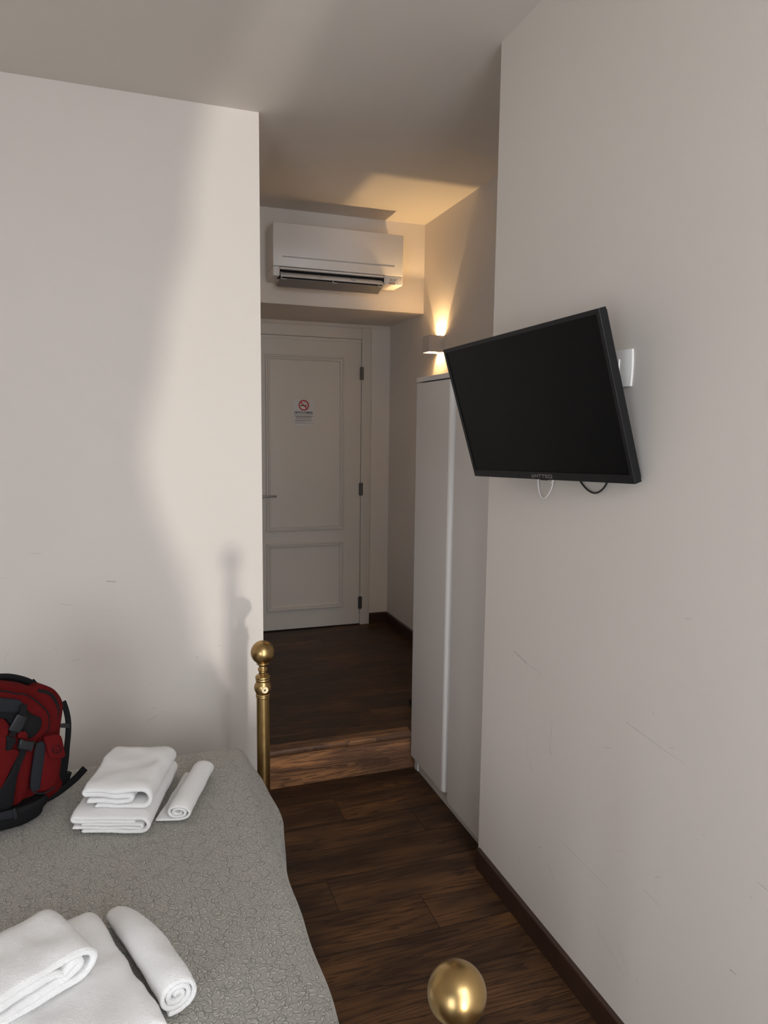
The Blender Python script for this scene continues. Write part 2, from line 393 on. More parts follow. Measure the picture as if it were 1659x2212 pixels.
# ------------------------------------------------------------------ materials
XR, YR, HC, YL, XL, XH = 1.196, 2.266, 2.940, 3.090, 0.523, 1.783
YA, ZL, YD, SZ, YS = 4.337, 2.391, 4.967, 0.1906, 3.0956
YB, XF = -0.95, -2.6      # wall behind the camera, far end of the room on the left
def on_wall_r(u, v):
    p = hit_plane(u, v, (XR, 0, 0), Vector((1, 0, 0))); return p.y, p.z
def on_wall_l(u, v):
    p = hit_plane(u, v, (0, YL, 0), Vector((0, 1, 0))); return p.x, p.z
zr = lambda a, b: (1020+a*0.4801, 1150+b*0.4801)
marks_r = []
for (a, b, c, d, wd, st) in [(190, 535, 245, 590, .006, .35), (245, 590, 310, 635, .004, .2), (360, 850, 348, 990, .0025, .3), (348, 985, 358, 1000, .004, .35),
        (250, 900, 245, 1015, .004, .15), (255, 1020, 270, 1080, .006, .15), (695, 855, 850, 970, .0018, .55), (850, 970, 955, 1040, .0018, .35),
        (595, 968, 625, 970, .002, .4), (812, 803, 818, 820, .002, .4), (890, 970, 903, 968, .002, .4), (400, 1390, 610, 1600, .0016, .4),
        (525, 1540, 605, 1615, .0014, .35), (775, 1610, 850, 1690, .002, .4), (820, 1552, 850, 1553, .0018, .4), (208, 1465, 215, 1482, .0025, .5),
        (300, 1378, 303, 1395, .002, .45), (298, 1415, 308, 1416, .002, .45), (230, 1555, 290, 1650, .0016, .3), (960, 385, 990, 392, .003, .25),
        (1160, 1968, 1185, 1988, .003, .55), (740, 2010, 746, 2035, .002, .45), (1040, 1362, 1046, 1368, .002, .55), (1285, 1575, 1330, 1612, .0025, .35),
        (655, 1850, 700, 1990, .012, .07), (560, 1780, 680, 1990, .014, .08), (345, 1500, 365, 1560, .008, .12), (655, 1200, 655, 1400, .002, .12),
        (530, 960, 525, 1210, .002, .12), (500, 1930, 515, 1952, .002, .35), (690, 1440, 650, 1430, .002, .2), (1250, 1635, 1256, 1645, .002, .4)]:
    p, q = on_wall_r(*zr(a, b)), on_wall_r(*zr(c, d)); marks_r.append((p[0], p[1], q[0], q[1], wd, st))
zl_ = lambda a, b: (a*0.3617, 1150+b*0.3617)
marks_l = []
for (a, b, c, d, wd, st) in [(636, 294, 692, 295, .003, .9), (355, 428, 435, 436, .0025, .35), (180, 128, 250, 125, .004, .2), (435, 765, 475, 760, .003, .3),
        (430, 775, 450, 758, .002, .3), (880, 1128, 935, 1095, .0025, .3), (910, 1048, 930, 1050, .002, .4), (0, 275, 60, 268, .002, .25), (20, 770, 55, 710, .003, .2),
        (1175, 745, 1180, 750, .003, .6), (1303, 672, 1312, 680, .002, .5), (320, 690, 340, 695, .003, .25), (890, 905, 912, 906, .003, .2),
        (1500, 595, 1520, 592, .002, .35), (1545, 585, 1560, 582, .002, .3), (850, 330, 870, 332, .003, .15), (720, 505, 745, 505, .003, .15), (975, 1070, 985, 1075, .003, .25)]:
    p, q = on_wall_l(*zl_(a, b)), on_wall_l(*zl_(c, d)); marks_l.append((p[0], p[1], q[0], q[1], wd, st))
zb = lambda a, b: (540+a*0.2411, 380+b*0.2411)
marks_b = []
for (a, b, c, d, wd, st) in [(1385, 900, 1470, 905, .0012, .22), (1490, 885, 1535, 850, .0012, .25), (1535, 450, 1545, 500, .0015, .2), (1545, 600, 1550, 660, .0015, .15)]:
    p = hit_plane(*zb(a, b), (0, YA, 0), Vector((0, 1, 0))); q = hit_plane(*zb(c, d), (0, YA, 0), Vector((0, 1, 0)))
    marks_b.append((p.x, p.z, q.x, q.z, wd, st))
M_WR = wall_mat('plaster_right', 1, marks_r); M_WL = wall_mat('plaster_left', 0, marks_l); M_W = wall_mat('plaster', 0, marks_b)
M_CE = wall_mat('plaster_ceiling', 0)
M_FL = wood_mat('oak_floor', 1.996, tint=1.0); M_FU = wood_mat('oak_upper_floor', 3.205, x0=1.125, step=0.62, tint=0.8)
M_RI = wood_mat('oak_riser', -0.05, row=0.4, planks=False, zmode=True, tint=4.2)  # raised tint also carries the window light falling on the riser
M_SK = simple('baseboard_wood', (0.045, 0.021, 0.013), 0.4, noise_col=0.25, ns=20)
M_DOOR = simple('door_lacquer', (0.60, 0.555, 0.50), 0.45, bump=(40, 0.05))
M_WARD = simple('wardrobe_laminate', (0.62, 0.575, 0.54), 0.42, bump=(300, 0.05))
M_STEEL = simple('satin_steel', (0.42, 0.41, 0.40), 0.28, 1.0)
M_HINGE = simple('hinge_metal', (0.13, 0.12, 0.11), 0.35, 0.8)
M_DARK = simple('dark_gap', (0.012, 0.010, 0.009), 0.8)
M_PLW = simple('white_plastic', (0.78, 0.76, 0.73), 0.38)
M_PLG = simple('grey_plastic', (0.42, 0.41, 0.40), 0.4)
M_BLK = simple('black_plastic', (0.012, 0.012, 0.013), 0.45)
M_BEZ = simple('television_bezel', (0.007, 0.007, 0.008), 0.45, spec=.3, bump=(500, 0.2))
M_SCR = simple('television_screen', (0.004, 0.004, 0.0043), 0.35, spec=0.09)
M_BRASS = brass_mat(); M_BRL = simple('bright_brass', (0.78, 0.66, 0.42), 0.35, 1.0)
M_QUILT = quilt_mat(); M_TERRY = terry_mat()
M_LINEN = simple('mattress_linen', (0.6, 0.58, 0.55), 0.9)
M_DRAPE = simple('shading_drape_linen', (0.55, 0.52, 0.48), 0.9)
M_FRAME = simple('window_frame_paint', (0.6, 0.58, 0.55), 0.5)

# ------------------------------------------------------------------ the room
def struct(o, label=None):
    o['kind'] = 'structure'
    if label: o['label'] = label
    return o
struct(box_obj('floor', (XF-.15, YB-.2, -.15), (XH+.15, YS+.2, 0), M_FL), 'dark smoked oak plank floor of the bedroom')
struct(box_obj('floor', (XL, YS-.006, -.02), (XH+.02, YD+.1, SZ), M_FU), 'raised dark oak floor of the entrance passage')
struct(box_obj('ceiling', (XF-.15, YB-.2, HC), (XH+.15, YD+.2, HC+.15), M_CE), 'plain white plaster ceiling')
struct(box_obj('wall_left', (XF-.15, YL, 0), (XL, YD+.2, HC), M_WL), 'pale plaster wall behind the bed with small scuffs')
struct(box_obj('wall_right', (XR, YB-.2, 0), (XH+.15, YR, HC), M_WR), 'pale plaster wall carrying the television')
struct(box_obj('wall_passage', (XH, YR, 0), (XH+.15, YD+.2, HC), M_W), 'passage side wall with the wall lamp')
struct(box_obj('wall_bulkhead', (XL, YA, ZL), (XH, YD+.02, HC), M_W), 'dropped wall section carrying the air conditioner')
struct(box_obj('wall_door', (XL, YD, 0), (XH, YD+.2, ZL), M_W), 'end wall of the passage round the door')
struct(box_obj('wall_far', (XF-.15, YB-.2, 0), (XF, YL, HC), M_CE), 'plain end wall of the bedroom')
# wall with the french window behind the camera
bm = bmesh.new()
WX0, WX1, WZ1 = -0.30, 1.18, 2.52
add_box(bm, (XF, YB-.25, 0), (-2.3, YB, HC)); add_box(bm, (-.85, YB-.12, 0), (WX0, YB, HC)); add_box(bm, (-2.3, YB-.25, WZ1), (-.85, YB, HC)); add_box(bm, (-2.3, YB-.25, 0), (-.85, YB, .12)); add_box(bm, (WX1, YB-.12, 0), (XR, YB, HC)); add_box(bm, (WX0, YB-.12, WZ1), (WX1, YB, HC))
struct(mesh_obj('wall_window', bm, M_CE), 'wall with the french window')
wf = struct(box_obj('window_1', (WX0, YB-.12, 0), (WX1, YB-.06, 0.06), M_FRAME), 'white french window')
for nm, a, b in (('window_frame', (WX0, YB-.12, WZ1-.05), (WX1, YB-.06, WZ1)), ('window_frame', (WX0, YB-.12, .06), (WX0+.06, YB-.06, WZ1-.05)),
                 ('window_stile', (0.64, YB-.12, .06), (0.79, YB-.06, WZ1-.05)), ('window_bar', (0.92, YB-.11, .06), (0.965, YB-.07, WZ1-.05)), ('window_bar', (1.06, YB-.11, .06), (1.10, YB-.07, WZ1-.05))):
    box_obj(nm, a, b, M_FRAME, wf)
wg = struct(box_obj('window_2', (-2.3, YB-.12, .12), (-.85, YB-.06, 0.19), M_FRAME), 'white casement window')
for nm, a, b in (('window_frame', (-2.3, YB-.12, WZ1-.06), (-.85, YB-.06, WZ1)), ('window_frame', (-2.3, YB-.12, .19), (-2.24, YB-.06, WZ1-.06)),
                 ('window_frame', (-.91, YB-.12, .19), (-.85, YB-.06, WZ1-.06)), ('window_stile', (-1.62, YB-.12, .19), (-1.53, YB-.06, WZ1-.06))):
    box_obj(nm, a, b, M_FRAME, wg)
struct(box_obj('glint_blocker', (.70, -3.3, -2.5), (2.2, -3.0, 2.10), M_CE), 'added unseen block outside the french window, keeping street glint off the door')  # added out of view to stop the street glint reaching the passage
# added unseen drape, its edge shaped to cast the left wall's shade
def shading_drape():
    bm = bmesh.new()
    def edge(z):
        pts = [(0.03, .44), (.35, .36), (.95, .21), (1.3, .28), (1.7, .37), (2.4, .50), (2.7, .50)]
        for (z0, e0), (z1, e1) in zip(pts, pts[1:]):
            if z <= z1:
                t = (z-z0)/(z1-z0); t = t*t*(3-2*t); return e0+(e1-e0)*t
        return .46
    rows = []
    for i in range(41):
        z = 0.03+2.62*i/40; e = edge(z); x0 = -0.5
        rows.append([bm.verts.new((x0+(e-x0)*j/60, YB+.07+.025*math.sin(j*.85), z)) for j in range(61)])
    for a, b in zip(rows, rows[1:]):
        for j in range(60): bm.faces.new((a[j], a[j+1], b[j+1], b[j]))
    bmesh.ops.solidify(bm, geom=bm.faces[:], thickness=0.004)
    return bm
ct = thing('shading_drape', 'added out-of-view beige drape, edge shaped to shade the left wall', 'shading_drape', (0, YB+.07, 0))
mesh_obj('shading_drape_cloth', shading_drape(), M_DRAPE, ct, smooth=True)
box_obj('shading_drape_rail', (-.7, YB+.03, 2.65), (1.15, YB+.11, 2.69), M_STEEL, ct)

# step edge
def trim(nm, prof, x0, x1, mat, label):
    bm = bmesh.new(); add_prism(bm, [(x0, y, z) for y, z in prof], (1, 0, 0), x1-x0)
    return struct(mesh_obj(nm, bm, mat), label)
noseprof = [(YS+.03, SZ+.0008), (YS-.012, SZ+.0008)] + [(YS-.012-.019*math.sin(a), SZ-.018+.0188*math.cos(a)) for a in [k*math.pi/10 for k in range(1, 10)]] + [(YS-.012, SZ-.0365), (YS+.0, SZ-.0365)]
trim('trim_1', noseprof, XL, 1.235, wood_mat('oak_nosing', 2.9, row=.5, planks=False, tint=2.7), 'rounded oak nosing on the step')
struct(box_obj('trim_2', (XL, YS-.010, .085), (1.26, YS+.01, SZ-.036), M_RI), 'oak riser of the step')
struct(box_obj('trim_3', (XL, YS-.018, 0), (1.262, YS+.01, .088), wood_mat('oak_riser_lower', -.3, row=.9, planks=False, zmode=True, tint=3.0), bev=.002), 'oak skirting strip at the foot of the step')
# baseboards (rounded top)
def baseprof(t=.014, h=.08):
    return [(0, 0), (t, 0), (t, h-.008)] + [(t-.008+.008*math.cos(a), h-.008+.008*math.sin(a)) for a in [k*math.pi/8 for k in range(1, 5)]] + [(0, h)]
def baseboard(nm, kind, a, b, pos, z0=0, label=None, miter=0):
    bm = bmesh.new()
    if kind == 'x-': poly = [(pos-t, a, z0+z) for t, z in baseprof()]; add_prism(bm, poly, (0, 1, 0), b-a)
    else: poly = [(a, pos-t, z0+z) for t, z in baseprof()]; add_prism(bm, poly, (1, 0, 0), b-a)
    return struct(mesh_obj(nm, bm, M_SK), label)
baseboard('baseboard_right', 'x-', YB, YR-.012, XR, 0, 'dark wood baseboard along the television wall')
baseboard('baseboard_left', 'y-', XF, .38, YL, 0, 'dark wood baseboard behind the bed')
baseboard('baseboard_passage', 'x-', 3.10, YD, XH, SZ, 'dark wood baseboard of the passage side wall')
baseboard('baseboard_door', 'y-', 1.636, XH, YD, SZ, 'short dark wood baseboard beside the door')

# ------------------------------------------------------------------ door
door = box_obj('door_1', (0.738, YD-.012, SZ+.008), (1.5608, YD+.03, 2.2848), M_DOOR, bev=.002)
struct(door, 'cream panelled entrance door'); ROOTINV[door.name] = Matrix.Identity(4)
def moulding(x0, x1, z0, z1, y):
    bm = bmesh.new()
    prof = [(0, 0), (0, .011), (.004, .015), (.010, .015), (.013, .008), (.017, .007), (.020, .012), (.026, .012), (.030, .004), (.036, .003), (.036, 0)]
    cs = [((x0, z0), (1, 1)), ((x1, z0), (-1, 1)), ((x1, z1), (-1, -1)), ((x0, z1), (1, -1))]
    rings = [[bm.verts.new((cx+dx*s, y-h, cz+dz*s)) for s, h in prof] for (cx, cz), (dx, dz) in cs]
    for i in range(4):
        a, b = rings[i], rings[(i+1) % 4]
        for j in range(len(prof)-1): bm.faces.new((a[j], b[j], b[j+1], a[j+1]))
    bmesh.ops.recalc_face_normals(bm, faces=bm.faces)
    return bm
for (x0, x1, z0, z1) in ((.866, 1.430, .919, 2.152), (.866, 1.430, .338, .832)):
    mesh_obj('panel_moulding', moulding(x0, x1, z0, z1, YD-.012), M_DOOR, door)
# rebate lip at the leaf's rim
bm = bmesh.new()
add_box(bm, (0.738, YD-.017, 2.262), (1.5608, YD-.012, 2.2848), .0015); 
mesh_obj('rebate_lip', bm, M_DOOR, door)
fr = box_obj('trim_4', (1.5625, YD-.020, SZ), (1.634, YD, 2.364), M_DOOR, bev=.003)
struct(fr, 'cream door casing upright')
struct(box_obj('trim_5', (XL+.14, YD-.020, 2.2865), (1.5620, YD, 2.364), M_DOOR, bev=.003), 'cream door casing head')
struct(box_obj('trim_6', (XL+.14, YD-.020, SZ), (.7355, YD, 2.286), M_DOOR, bev=.003), 'cream door casing upright on the handle side')
struct(box_obj('trim_7', (.7355, YD-.003, SZ), (1.5625, YD+.005, 2.2865), M_DARK), 'dark gap round the door leaf')
for zc in (2.045, 1.210, 0.360):
    bm = bmesh.new(); add_tube(bm, [(1.5625, YD-.024, zc-.047), (1.5625, YD-.024, zc+.047)], .0075, 12)
    add_box(bm, (1.548, YD-.0215, zc-.045), (1.577, YD-.019, zc+.045))
    h = mesh_obj('hinge', bm, M_HINGE, door, smooth=True, autosmooth=35)
bm = bmesh.new()
add_tube(bm, [(.79, YD-.012, 1.172), (.79, YD-.055, 1.172)], .009, 12)
pts = smooth_poly([(.79, YD-.052, 1.172), (.80, YD-.060, 1.172), (.86, YD-.062, 1.173), (.932, YD-.060, 1.174)], 2, False)
add_tube(bm, pts, .009, 12, flat=.75)
mesh_obj('door_handle', bm, M_STEEL, door, smooth=True, autosmooth=50)
bm = bmesh.new(); add_tube(bm, [(.79, YD-.012, 1.172), (.79, YD-.020, 1.172)], .026, 24)
mesh_obj('handle_rosette', bm, M_STEEL, door, smooth=True, autosmooth=50)

# no smoking sign
SX, SY_, SZ0 = 1.135, YD-.0125, 1.757
M_SIGN = simple('sign_sheet', (0.60, 0.585, 0.575), 0.35); M_RED = simple('sign_red', (0.42, 0.012, 0.018), 0.5)
M_INK = simple('sign_ink', (0.015, 0.013, 0.013), 0.6); M_SIGNW = simple('sign_white', (0.66, 0.64, 0.61), 0.5)
sign = thing('no_smoking_sign', 'small no smoking notice stuck on the upper door panel', 'sign', (SX, SY_, 1.667))
box_obj('sign_sheet', (1.063, SY_-.0008, 1.667), (1.207, SY_, 1.850), M_SIGN, sign)
def ring_bm(cx, cz, r0, r1, y, n=56, th=.0006):
    bm = bmesh.new(); rs = []
    for k in range(n):
        a = 2*math.pi*k/n; c, s = math.cos(a), math.sin(a)
        rs.append([bm.verts.new((cx+r*c, yy, cz+r*s)) for r, yy in ((r0, y), (r1, y), (r1, y-th), (r0, y-th))])
    for k in range(n):
        a, b = rs[k], rs[(k+1) % n]
        for j in range(4): bm.faces.new((a[j], b[j], b[(j+1) % 4], a[(j+1) % 4]))
    bmesh.ops.recalc_face_normals(bm, faces=bm.faces); return bm
RC = (1.138, 1.8105)
bm = bmesh.new(); n = 48
add_prism(bm, [(RC[0]+.032*math.cos(2*math.pi*k/n), SY_-.0008, RC[1]+.032*math.sin(2*math.pi*k/n)) for k in range(n)], (0, -1, 0), .0003)
mesh_obj('symbol_ground', bm, M_SIGNW, sign)
bm = ring_bm(RC[0], RC[1], .0285, .0375, SY_-.0008, th=.0012)
d = Vector((1, 0, -1)).normalized(); p = Vector((d.z, 0, -d.x)); c0 = Vector((RC[0], SY_-.0008, RC[1]))
add_prism(bm, [c0-d*.031-p*.004, c0+d*.031-p*.004, c0+d*.031+p*.004, c0-d*.031+p*.004], (0, -1, 0), .0012)
mesh_obj('prohibition_ring', bm, M_RED, sign)
bm = bmesh.new(); add_box(bm, (RC[0]-.024, SY_-.0018, RC[1]-.006), (RC[0]+.016, SY_-.0008, RC[1]+.0015)); add_box(bm, (RC[0]+.018, SY_-.0018, RC[1]-.006), (RC[0]+.023, SY_-.0008, RC[1]+.0015))
mesh_obj('cigarette', bm, M_INK, sign)
bm = bmesh.new()
sm = smooth_poly([(RC[0]+.021, SY_-.0014, RC[1]+.003), (RC[0]+.022, SY_-.0014, RC[1]+.012), (RC[0]+.012, SY_-.0014, RC[1]+.012), (RC[0]+.006, SY_-.0014, RC[1]+.017), (RC[0]-.002, SY_-.0014, RC[1]+.022), (RC[0]+.003, SY_-.0014, RC[1]+.027), (RC[0]+.010, SY_-.0014, RC[1]+.021), (RC[0]+.016, SY_-.0014, RC[1]+.016)], 2, False)
add_tube(bm, sm, .0010, 6); mesh_obj('smoke_line', bm, M_INK, sign)
def face_y(x, y, z): return Matrix(((1, 0, 0, x), (0, 0, -1, y), (0, 1, 0, z), (0, 0, 0, 1)))   # text facing -Y
text_obj('sign_heading', 'VIETATO FUMARE', .0172, M_INK, sign, face_y(1.1355, SY_-.001, 1.7530), bold=.0006, fit=(.134, .0150))
bm = bmesh.new()
random.seed(3)
for (zz, x0, x1, hh) in ((1.7455, 1.067, 1.203, .0020), (1.7395, 1.072, 1.200, .0010), (1.732, 1.069, 1.204, .0028), (1.7255, 1.080, 1.192, .0036), (1.717, 1.074, 1.198, .0016), (1.7125, 1.084, 1.188, .0018),
                          (1.7035, 1.071, 1.202, .0020), (1.6985, 1.075, 1.198, .0020), (1.690, 1.074, 1.150, .0014), (1.683, 1.070, 1.203, .0016)):
    x = x0
    while x < x1-.003:
        wd = random.uniform(.004, .012); e = min(x+wd, x1)
        add_box(bm, (x, SY_-.0013, zz), (e, SY_-.0008, zz+hh)); x = e+.0012
mesh_obj('small_print', bm, M_INK, sign)['kind'] = 'stuff'

# ------------------------------------------------------------------ air conditioner
M_AC = simple('air_conditioner_plastic', (0.72, 0.68, 0.645), 0.35); M_AC2 = simple('air_conditioner_vane', (0.60, 0.565, 0.53), 0.4)
AX0, AX1, AF, AZ0, AZ1 = .769, 1.556, 4.117, 2.508, 2.800
ac = thing('air_conditioner', 'white split air conditioner with open vane high on the wall above the door', 'air conditioner', (1.16, YA, AZ0))
bm = bmesh.new()
add_box(bm, (AX0, AF+.012, AZ0+.055), (AX1, YA, AZ1-.002), .004)
add_box(bm, (AX0, AF+.004, AZ0), (.810, YA-.0, AZ0+.056), .008, 3)
add_box(bm, (1.437, AF+.004, AZ0), (AX1, YA-.0, AZ0+.056), .008, 3)
add_box(bm, (.80, AF+.105, AZ0+.002), (1.445, YA, AZ0+.056), .004)
mesh_obj('housing', bm, M_AC, ac, smooth=True, autosmooth=30)
bm = bmesh.new()
# flat front panel
add_box(bm, (AX0+.001, AF, 2.5635), (AX1-.001, AF+.014, AZ1), .003)
mesh_obj('front_panel', bm, M_AC, ac, smooth=True, autosmooth=30)
box_obj('groove_shade_strip', (.823, AF-.0005, 2.6135), (1.500, AF+.002, 2.6205), M_PLG, ac)  # proud grey strip paints the shade of the panel's long groove
bm = bmesh.new()
add_box(bm, (.810, AF+.006, 2.549), (1.437, AF+.03, 2.560), .003)
mesh_obj('outlet_lip', bm, M_AC, ac)
bm = bmesh.new(); add_box(bm, (.806, AF+.060, AZ0+.003), (1.441, AF+.103, 2.562)); add_box(bm, (.8085, AF+.01, AZ0+.004), (.8105, AF+.1, 2.549)); add_box(bm, (1.4365, AF+.01, AZ0+.004), (1.4385, AF+.1, 2.549))
mesh_obj('outlet_cavity', bm, M_DARK, ac)
def vane(x0, x1, pts, th, name, mat):
    bm = bmesh.new(); pts = smooth_poly([(0, y, z) for y, z in pts], 2, False)
    up_, lo = [], []
    for i, p in enumerate(pts):
        t = (pts[min(i+1, len(pts)-1)]-pts[max(i-1, 0)]).normalized(); nn = Vector((0, -t.z, t.y))
        up_.append((x0, p.y+nn.y*th/2, p.z+nn.z*th/2)); lo.append((x0, p.y-nn.y*th/2, p.z-nn.z*th/2))
    add_prism(bm, up_+lo[::-1], (1, 0, 0), x1-x0)
    return mesh_obj(name, bm, mat, ac, smooth=True, autosmooth=30)
va = vane(.813, 1.430, [(AF+.003, 2.506), (AF+.006, 2.520), (AF+.030, 2.534)], .003, 'upper_vane', M_AC2)
vb = vane(.812, 1.432, [(AF+.012, 2.4985), (AF+.050, 2.487), (AF+.105, 2.470)], .003, 'lower_vane', simple('lower_vane_shaded', (.22, .205, .195), .45))  # darker plastic: shade on the downward face put into its colour
for xc, zz, par in ((1.035, 2.527, va), (1.239, 2.525, va), (.818, 2.528, va), (1.425, 2.522, va)):
    bm = bmesh.new(); add_box(bm, (xc-.004, AF-.002, zz-.008), (xc+.001, AF+.02, zz+.004), .001); add_box(bm, (xc, AF-.001, zz-.010), (xc+.020, AF+.01, zz-.004), .001)
    mesh_obj('vane_clip', bm, M_PLG, par)
for xc in (.822, 1.125, 1.408):
    bm = bmesh.new(); add_box(bm, (xc-.004, AF+.008, 2.494), (xc+.001, AF+.03, 2.506), .001); add_box(bm, (xc, AF+.007, 2.493), (xc+.024, AF+.018, 2.498), .001)
    mesh_obj('vane_clip', bm, M_PLG, vb)
# badge: three-diamond mark and maker's name
M_BADGE = simple('badge_ink', (0.10, 0.085, 0.08), 0.5)
bm = bmesh.new()
cx, cz = 1.4795, 2.5385
for ang in (90, 210, 330):
    a = math.radians(ang); d = Vector((math.cos(a), 0, math.sin(a))); p = Vector((-d.z, 0, d.x)); c0 = Vector((cx, AF+.0045, cz))
    add_prism(bm, [c0, c0+d*.0042+p*.0025, c0+d*.0085, c0+d*.0042-p*.0025], (0, -1, 0), .0010)
mesh_obj('maker_emblem', bm, M_BADGE, ac)
text_obj('maker_lettering', 'MITSUBISHI', .0072, M_BADGE, ac, face_y(1.4885, AF+.0040, 2.5395), align='LEFT', sx=.82, extrude=.0003)
text_obj('maker_lettering', 'ELECTRIC', .0072, M_BADGE, ac, face_y(1.4885, AF+.0040, 2.5325), align='LEFT', sx=.82, extrude=.0003)
box_obj('receiver_window', (1.468, AF+.0028, 2.507+.004), (1.507, AF+.0045, 2.526), simple('receiver_tint', (.40, .34, .31), .3), ac)
for zz in (2.524, 2.517):
    box_obj('indicator_light', (1.522, AF+.0025, zz-.0018), (1.526, AF+.0045, zz+.0018), M_PLW, ac)

# ------------------------------------------------------------------ wall lamp
M_LAMP = simple('lamp_metal', (0.55, 0.50, 0.45), 0.4)
WARM = (1.0, 0.66, 0.30)
lx0, lx1, ly0, ly1, lz0, lz1 = XH-.100, XH, 4.001, 4.101, 2.116, 2.214
sc = thing('wall_lamp', 'square cube wall lamp shining up and down on the passage wall', 'wall lamp', (XH, 4.051, 2.165))
bm = bmesh.new(); t = .003
add_box(bm, (lx0, ly0, lz0), (lx0+t, ly1, lz1)); add_box(bm, (lx0+t, ly0, lz0), (lx1, ly0+t, lz1)); add_box(bm, (lx0+t, ly1-t, lz0), (lx1, ly1, lz1))
mesh_obj('lamp_shade', bm, M_LAMP, sc)
box_obj('back_plate', (lx1-.006, ly0+.01, lz0+.008), (lx1, ly1-.01, lz1-.008), M_LAMP, sc)
bm = bmesh.new(); add_tube(bm, [(1.712, 4.051, 2.158), (1.712, 4.051, 2.172)], .004, 10)
mesh_obj('bulb', bm, simple('lamp_glow', (1, .9, .7), .5, emis=((1.0, .72, .38), 30)), sc)
bm = bmesh.new(); add_box(bm, (lx0+.002, 4.049, 2.162), (1.711, 4.053, 2.168)); mesh_obj('bulb_holder', bm, M_LAMP, sc)
def point(name, loc, e, r=.004, way=0):
    l = bpy.data.lights.new(name, 'SPOT' if way else 'POINT')
    if way:
        l.spot_size = math.radians(165); l.spot_blend = .3
    l.energy = e; l.color = WARM; l.shadow_soft_size = r
    o = bpy.data.objects.new(name, l); COL.objects.link(o); o.location = loc
    if way > 0: o.rotation_euler = (math.pi, 0, 0)
    return o
point('lamp_light_up', (1.742, 4.051, 2.132), 15.0, way=1)
point('lamp_light_down', (1.742, 4.051, 2.198), 6.0, way=-1)
point('lamp_light_core', (1.735, 4.051, 2.178), 2.2, .008)

# ------------------------------------------------------------------ wardrobe
WF, WY0, WY1, WZ = 1.236, 2.285, 3.070, 1.887
wd = thing('wardrobe', 'tall white two-door wardrobe set beside the step', 'wardrobe', (1.5, 2.68, 0))
bm = bmesh.new()
add_box(bm, (WF+.020, WY0, .06), (XH-.015, WY0+.018, WZ-.02)); add_box(bm, (WF+.020, WY1-.018, 0.0), (XH-.015, WY1, WZ-.02))
add_box(bm, (WF+.020, WY0, .062), (XH-.015, WY1, .08)); add_box(bm, (XH-.025, WY0, .06), (XH-.015, WY1, WZ-.02))
mesh_obj('carcass', bm, M_WARD, wd)
box_obj('top_board', (WF-.002, WY0, WZ-.0205), (XH-.015, WY1+.002, WZ), M_WARD, wd, bev=.0015)
box_obj('plinth', (WF+.026, WY0, 0), (WF+.042, WY1-.02, .062), M_WARD, wd)
box_obj('plinth_foot', (WF+.020, WY1-.040, 0), (WF+.034, WY1-.020, .075), M_PLW, wd, bev=.003)
HY = 2.708
d1 = box_obj('door', (WF, HY, .068), (WF+.019, WY1+.0, WZ-.026), M_WARD, wd, bev=.0012)
d2 = box_obj('door', (WF, WY0, .052), (WF+.019, 2.643, WZ-.026), M_WARD, wd, bev=.0012)
bm = bmesh.new()
prof = [(WF+.0, HY+.0), (WF+.0, HY-.004)] + [(WF+.0+.022*(1-math.cos(a)), HY-.004-.024*math.sin(a)) for a in [k*math.pi/16 for k in range(1, 9)]] + [(WF+.022, 2.6445), (WF+.026, 2.6445), (WF+.026, HY)]
add_prism(bm, [(x, y, .072) for x, y in prof], (0, 0, 1), WZ-.10-.0)
mesh_obj('finger_groove', bm, M_PLW, d1, smooth=True, autosmooth=40)
box_obj('screw_cover', (WF+.0252, 2.50, .028), (WF+.0262, 2.512, .034), M_PLG, wd)

# ------------------------------------------------------------------ television
TVM = Matrix.Rotation(-1.461, 3, 'Z') @ Matrix.Rotation(.295, 3, 'X') @ Matrix.Rotation(-.040, 3, 'Y')
tv = thing('television', 'black flat television tilted down on the right wall', 'television', (1.061, 1.802, 1.719), TVM)
TW, TH = .732, .433
def tvbox(nm, a, b, mat, par, bev=0, seg=2, **k): return box_obj(nm, a, b, mat, par, bev, seg, world=False, **k)
bm = bmesh.new(); add_box(bm, (-TW/2+.004, .004, -TH/2+.006), (TW/2-.004, .030, TH/2-.004), .004); add_box(bm, (-.24, .028, -.17), (.24, .048, .10), .012, 3)
mesh_obj('casing', bm, M_BEZ, tv, world=False, smooth=True, autosmooth=30)
bz = .0115; bb = .023
bm = bmesh.new()
o_ = [(-TW/2, -TH/2), (TW/2, -TH/2), (TW/2, TH/2), (-TW/2, TH/2)]; i_ = [(-TW/2+bz, -TH/2+bb), (TW/2-bz, -TH/2+bb), (TW/2-bz, TH/2-bz), (-TW/2+bz, TH/2-bz)]
Ls = [[bm.verts.new((x, y, z)) for x, z in P] for P, y in ((o_, .022), (o_, .0015), ([(x*.9985, z*.9985) for x, z in o_], 0), ([(x, z) for x, z in i_], 0), (i_, .0035))]
for A, B in zip(Ls, Ls[1:]):
    for k in range(4): bm.faces.new((A[k], A[(k+1) % 4], B[(k+1) % 4], B[k]))
bmesh.ops.recalc_face_normals(bm, faces=bm.faces)
mesh_obj('bezel', bm, M_BEZ, tv, world=False)
tvbox('screen', (-TW/2+bz-.001, .0028, -TH/2+bb-.001), (TW/2-bz+.001, .006, TH/2-bz+.001), M_SCR, tv)
M_LOGO = simple('logo_silver', (.35, .34, .33), .35, .6)
def facet(x, y, z): return Matrix(((1, 0, 0, x), (0, 0, -1, y), (0, 1, 0, z), (0, 0, 0, 1)))
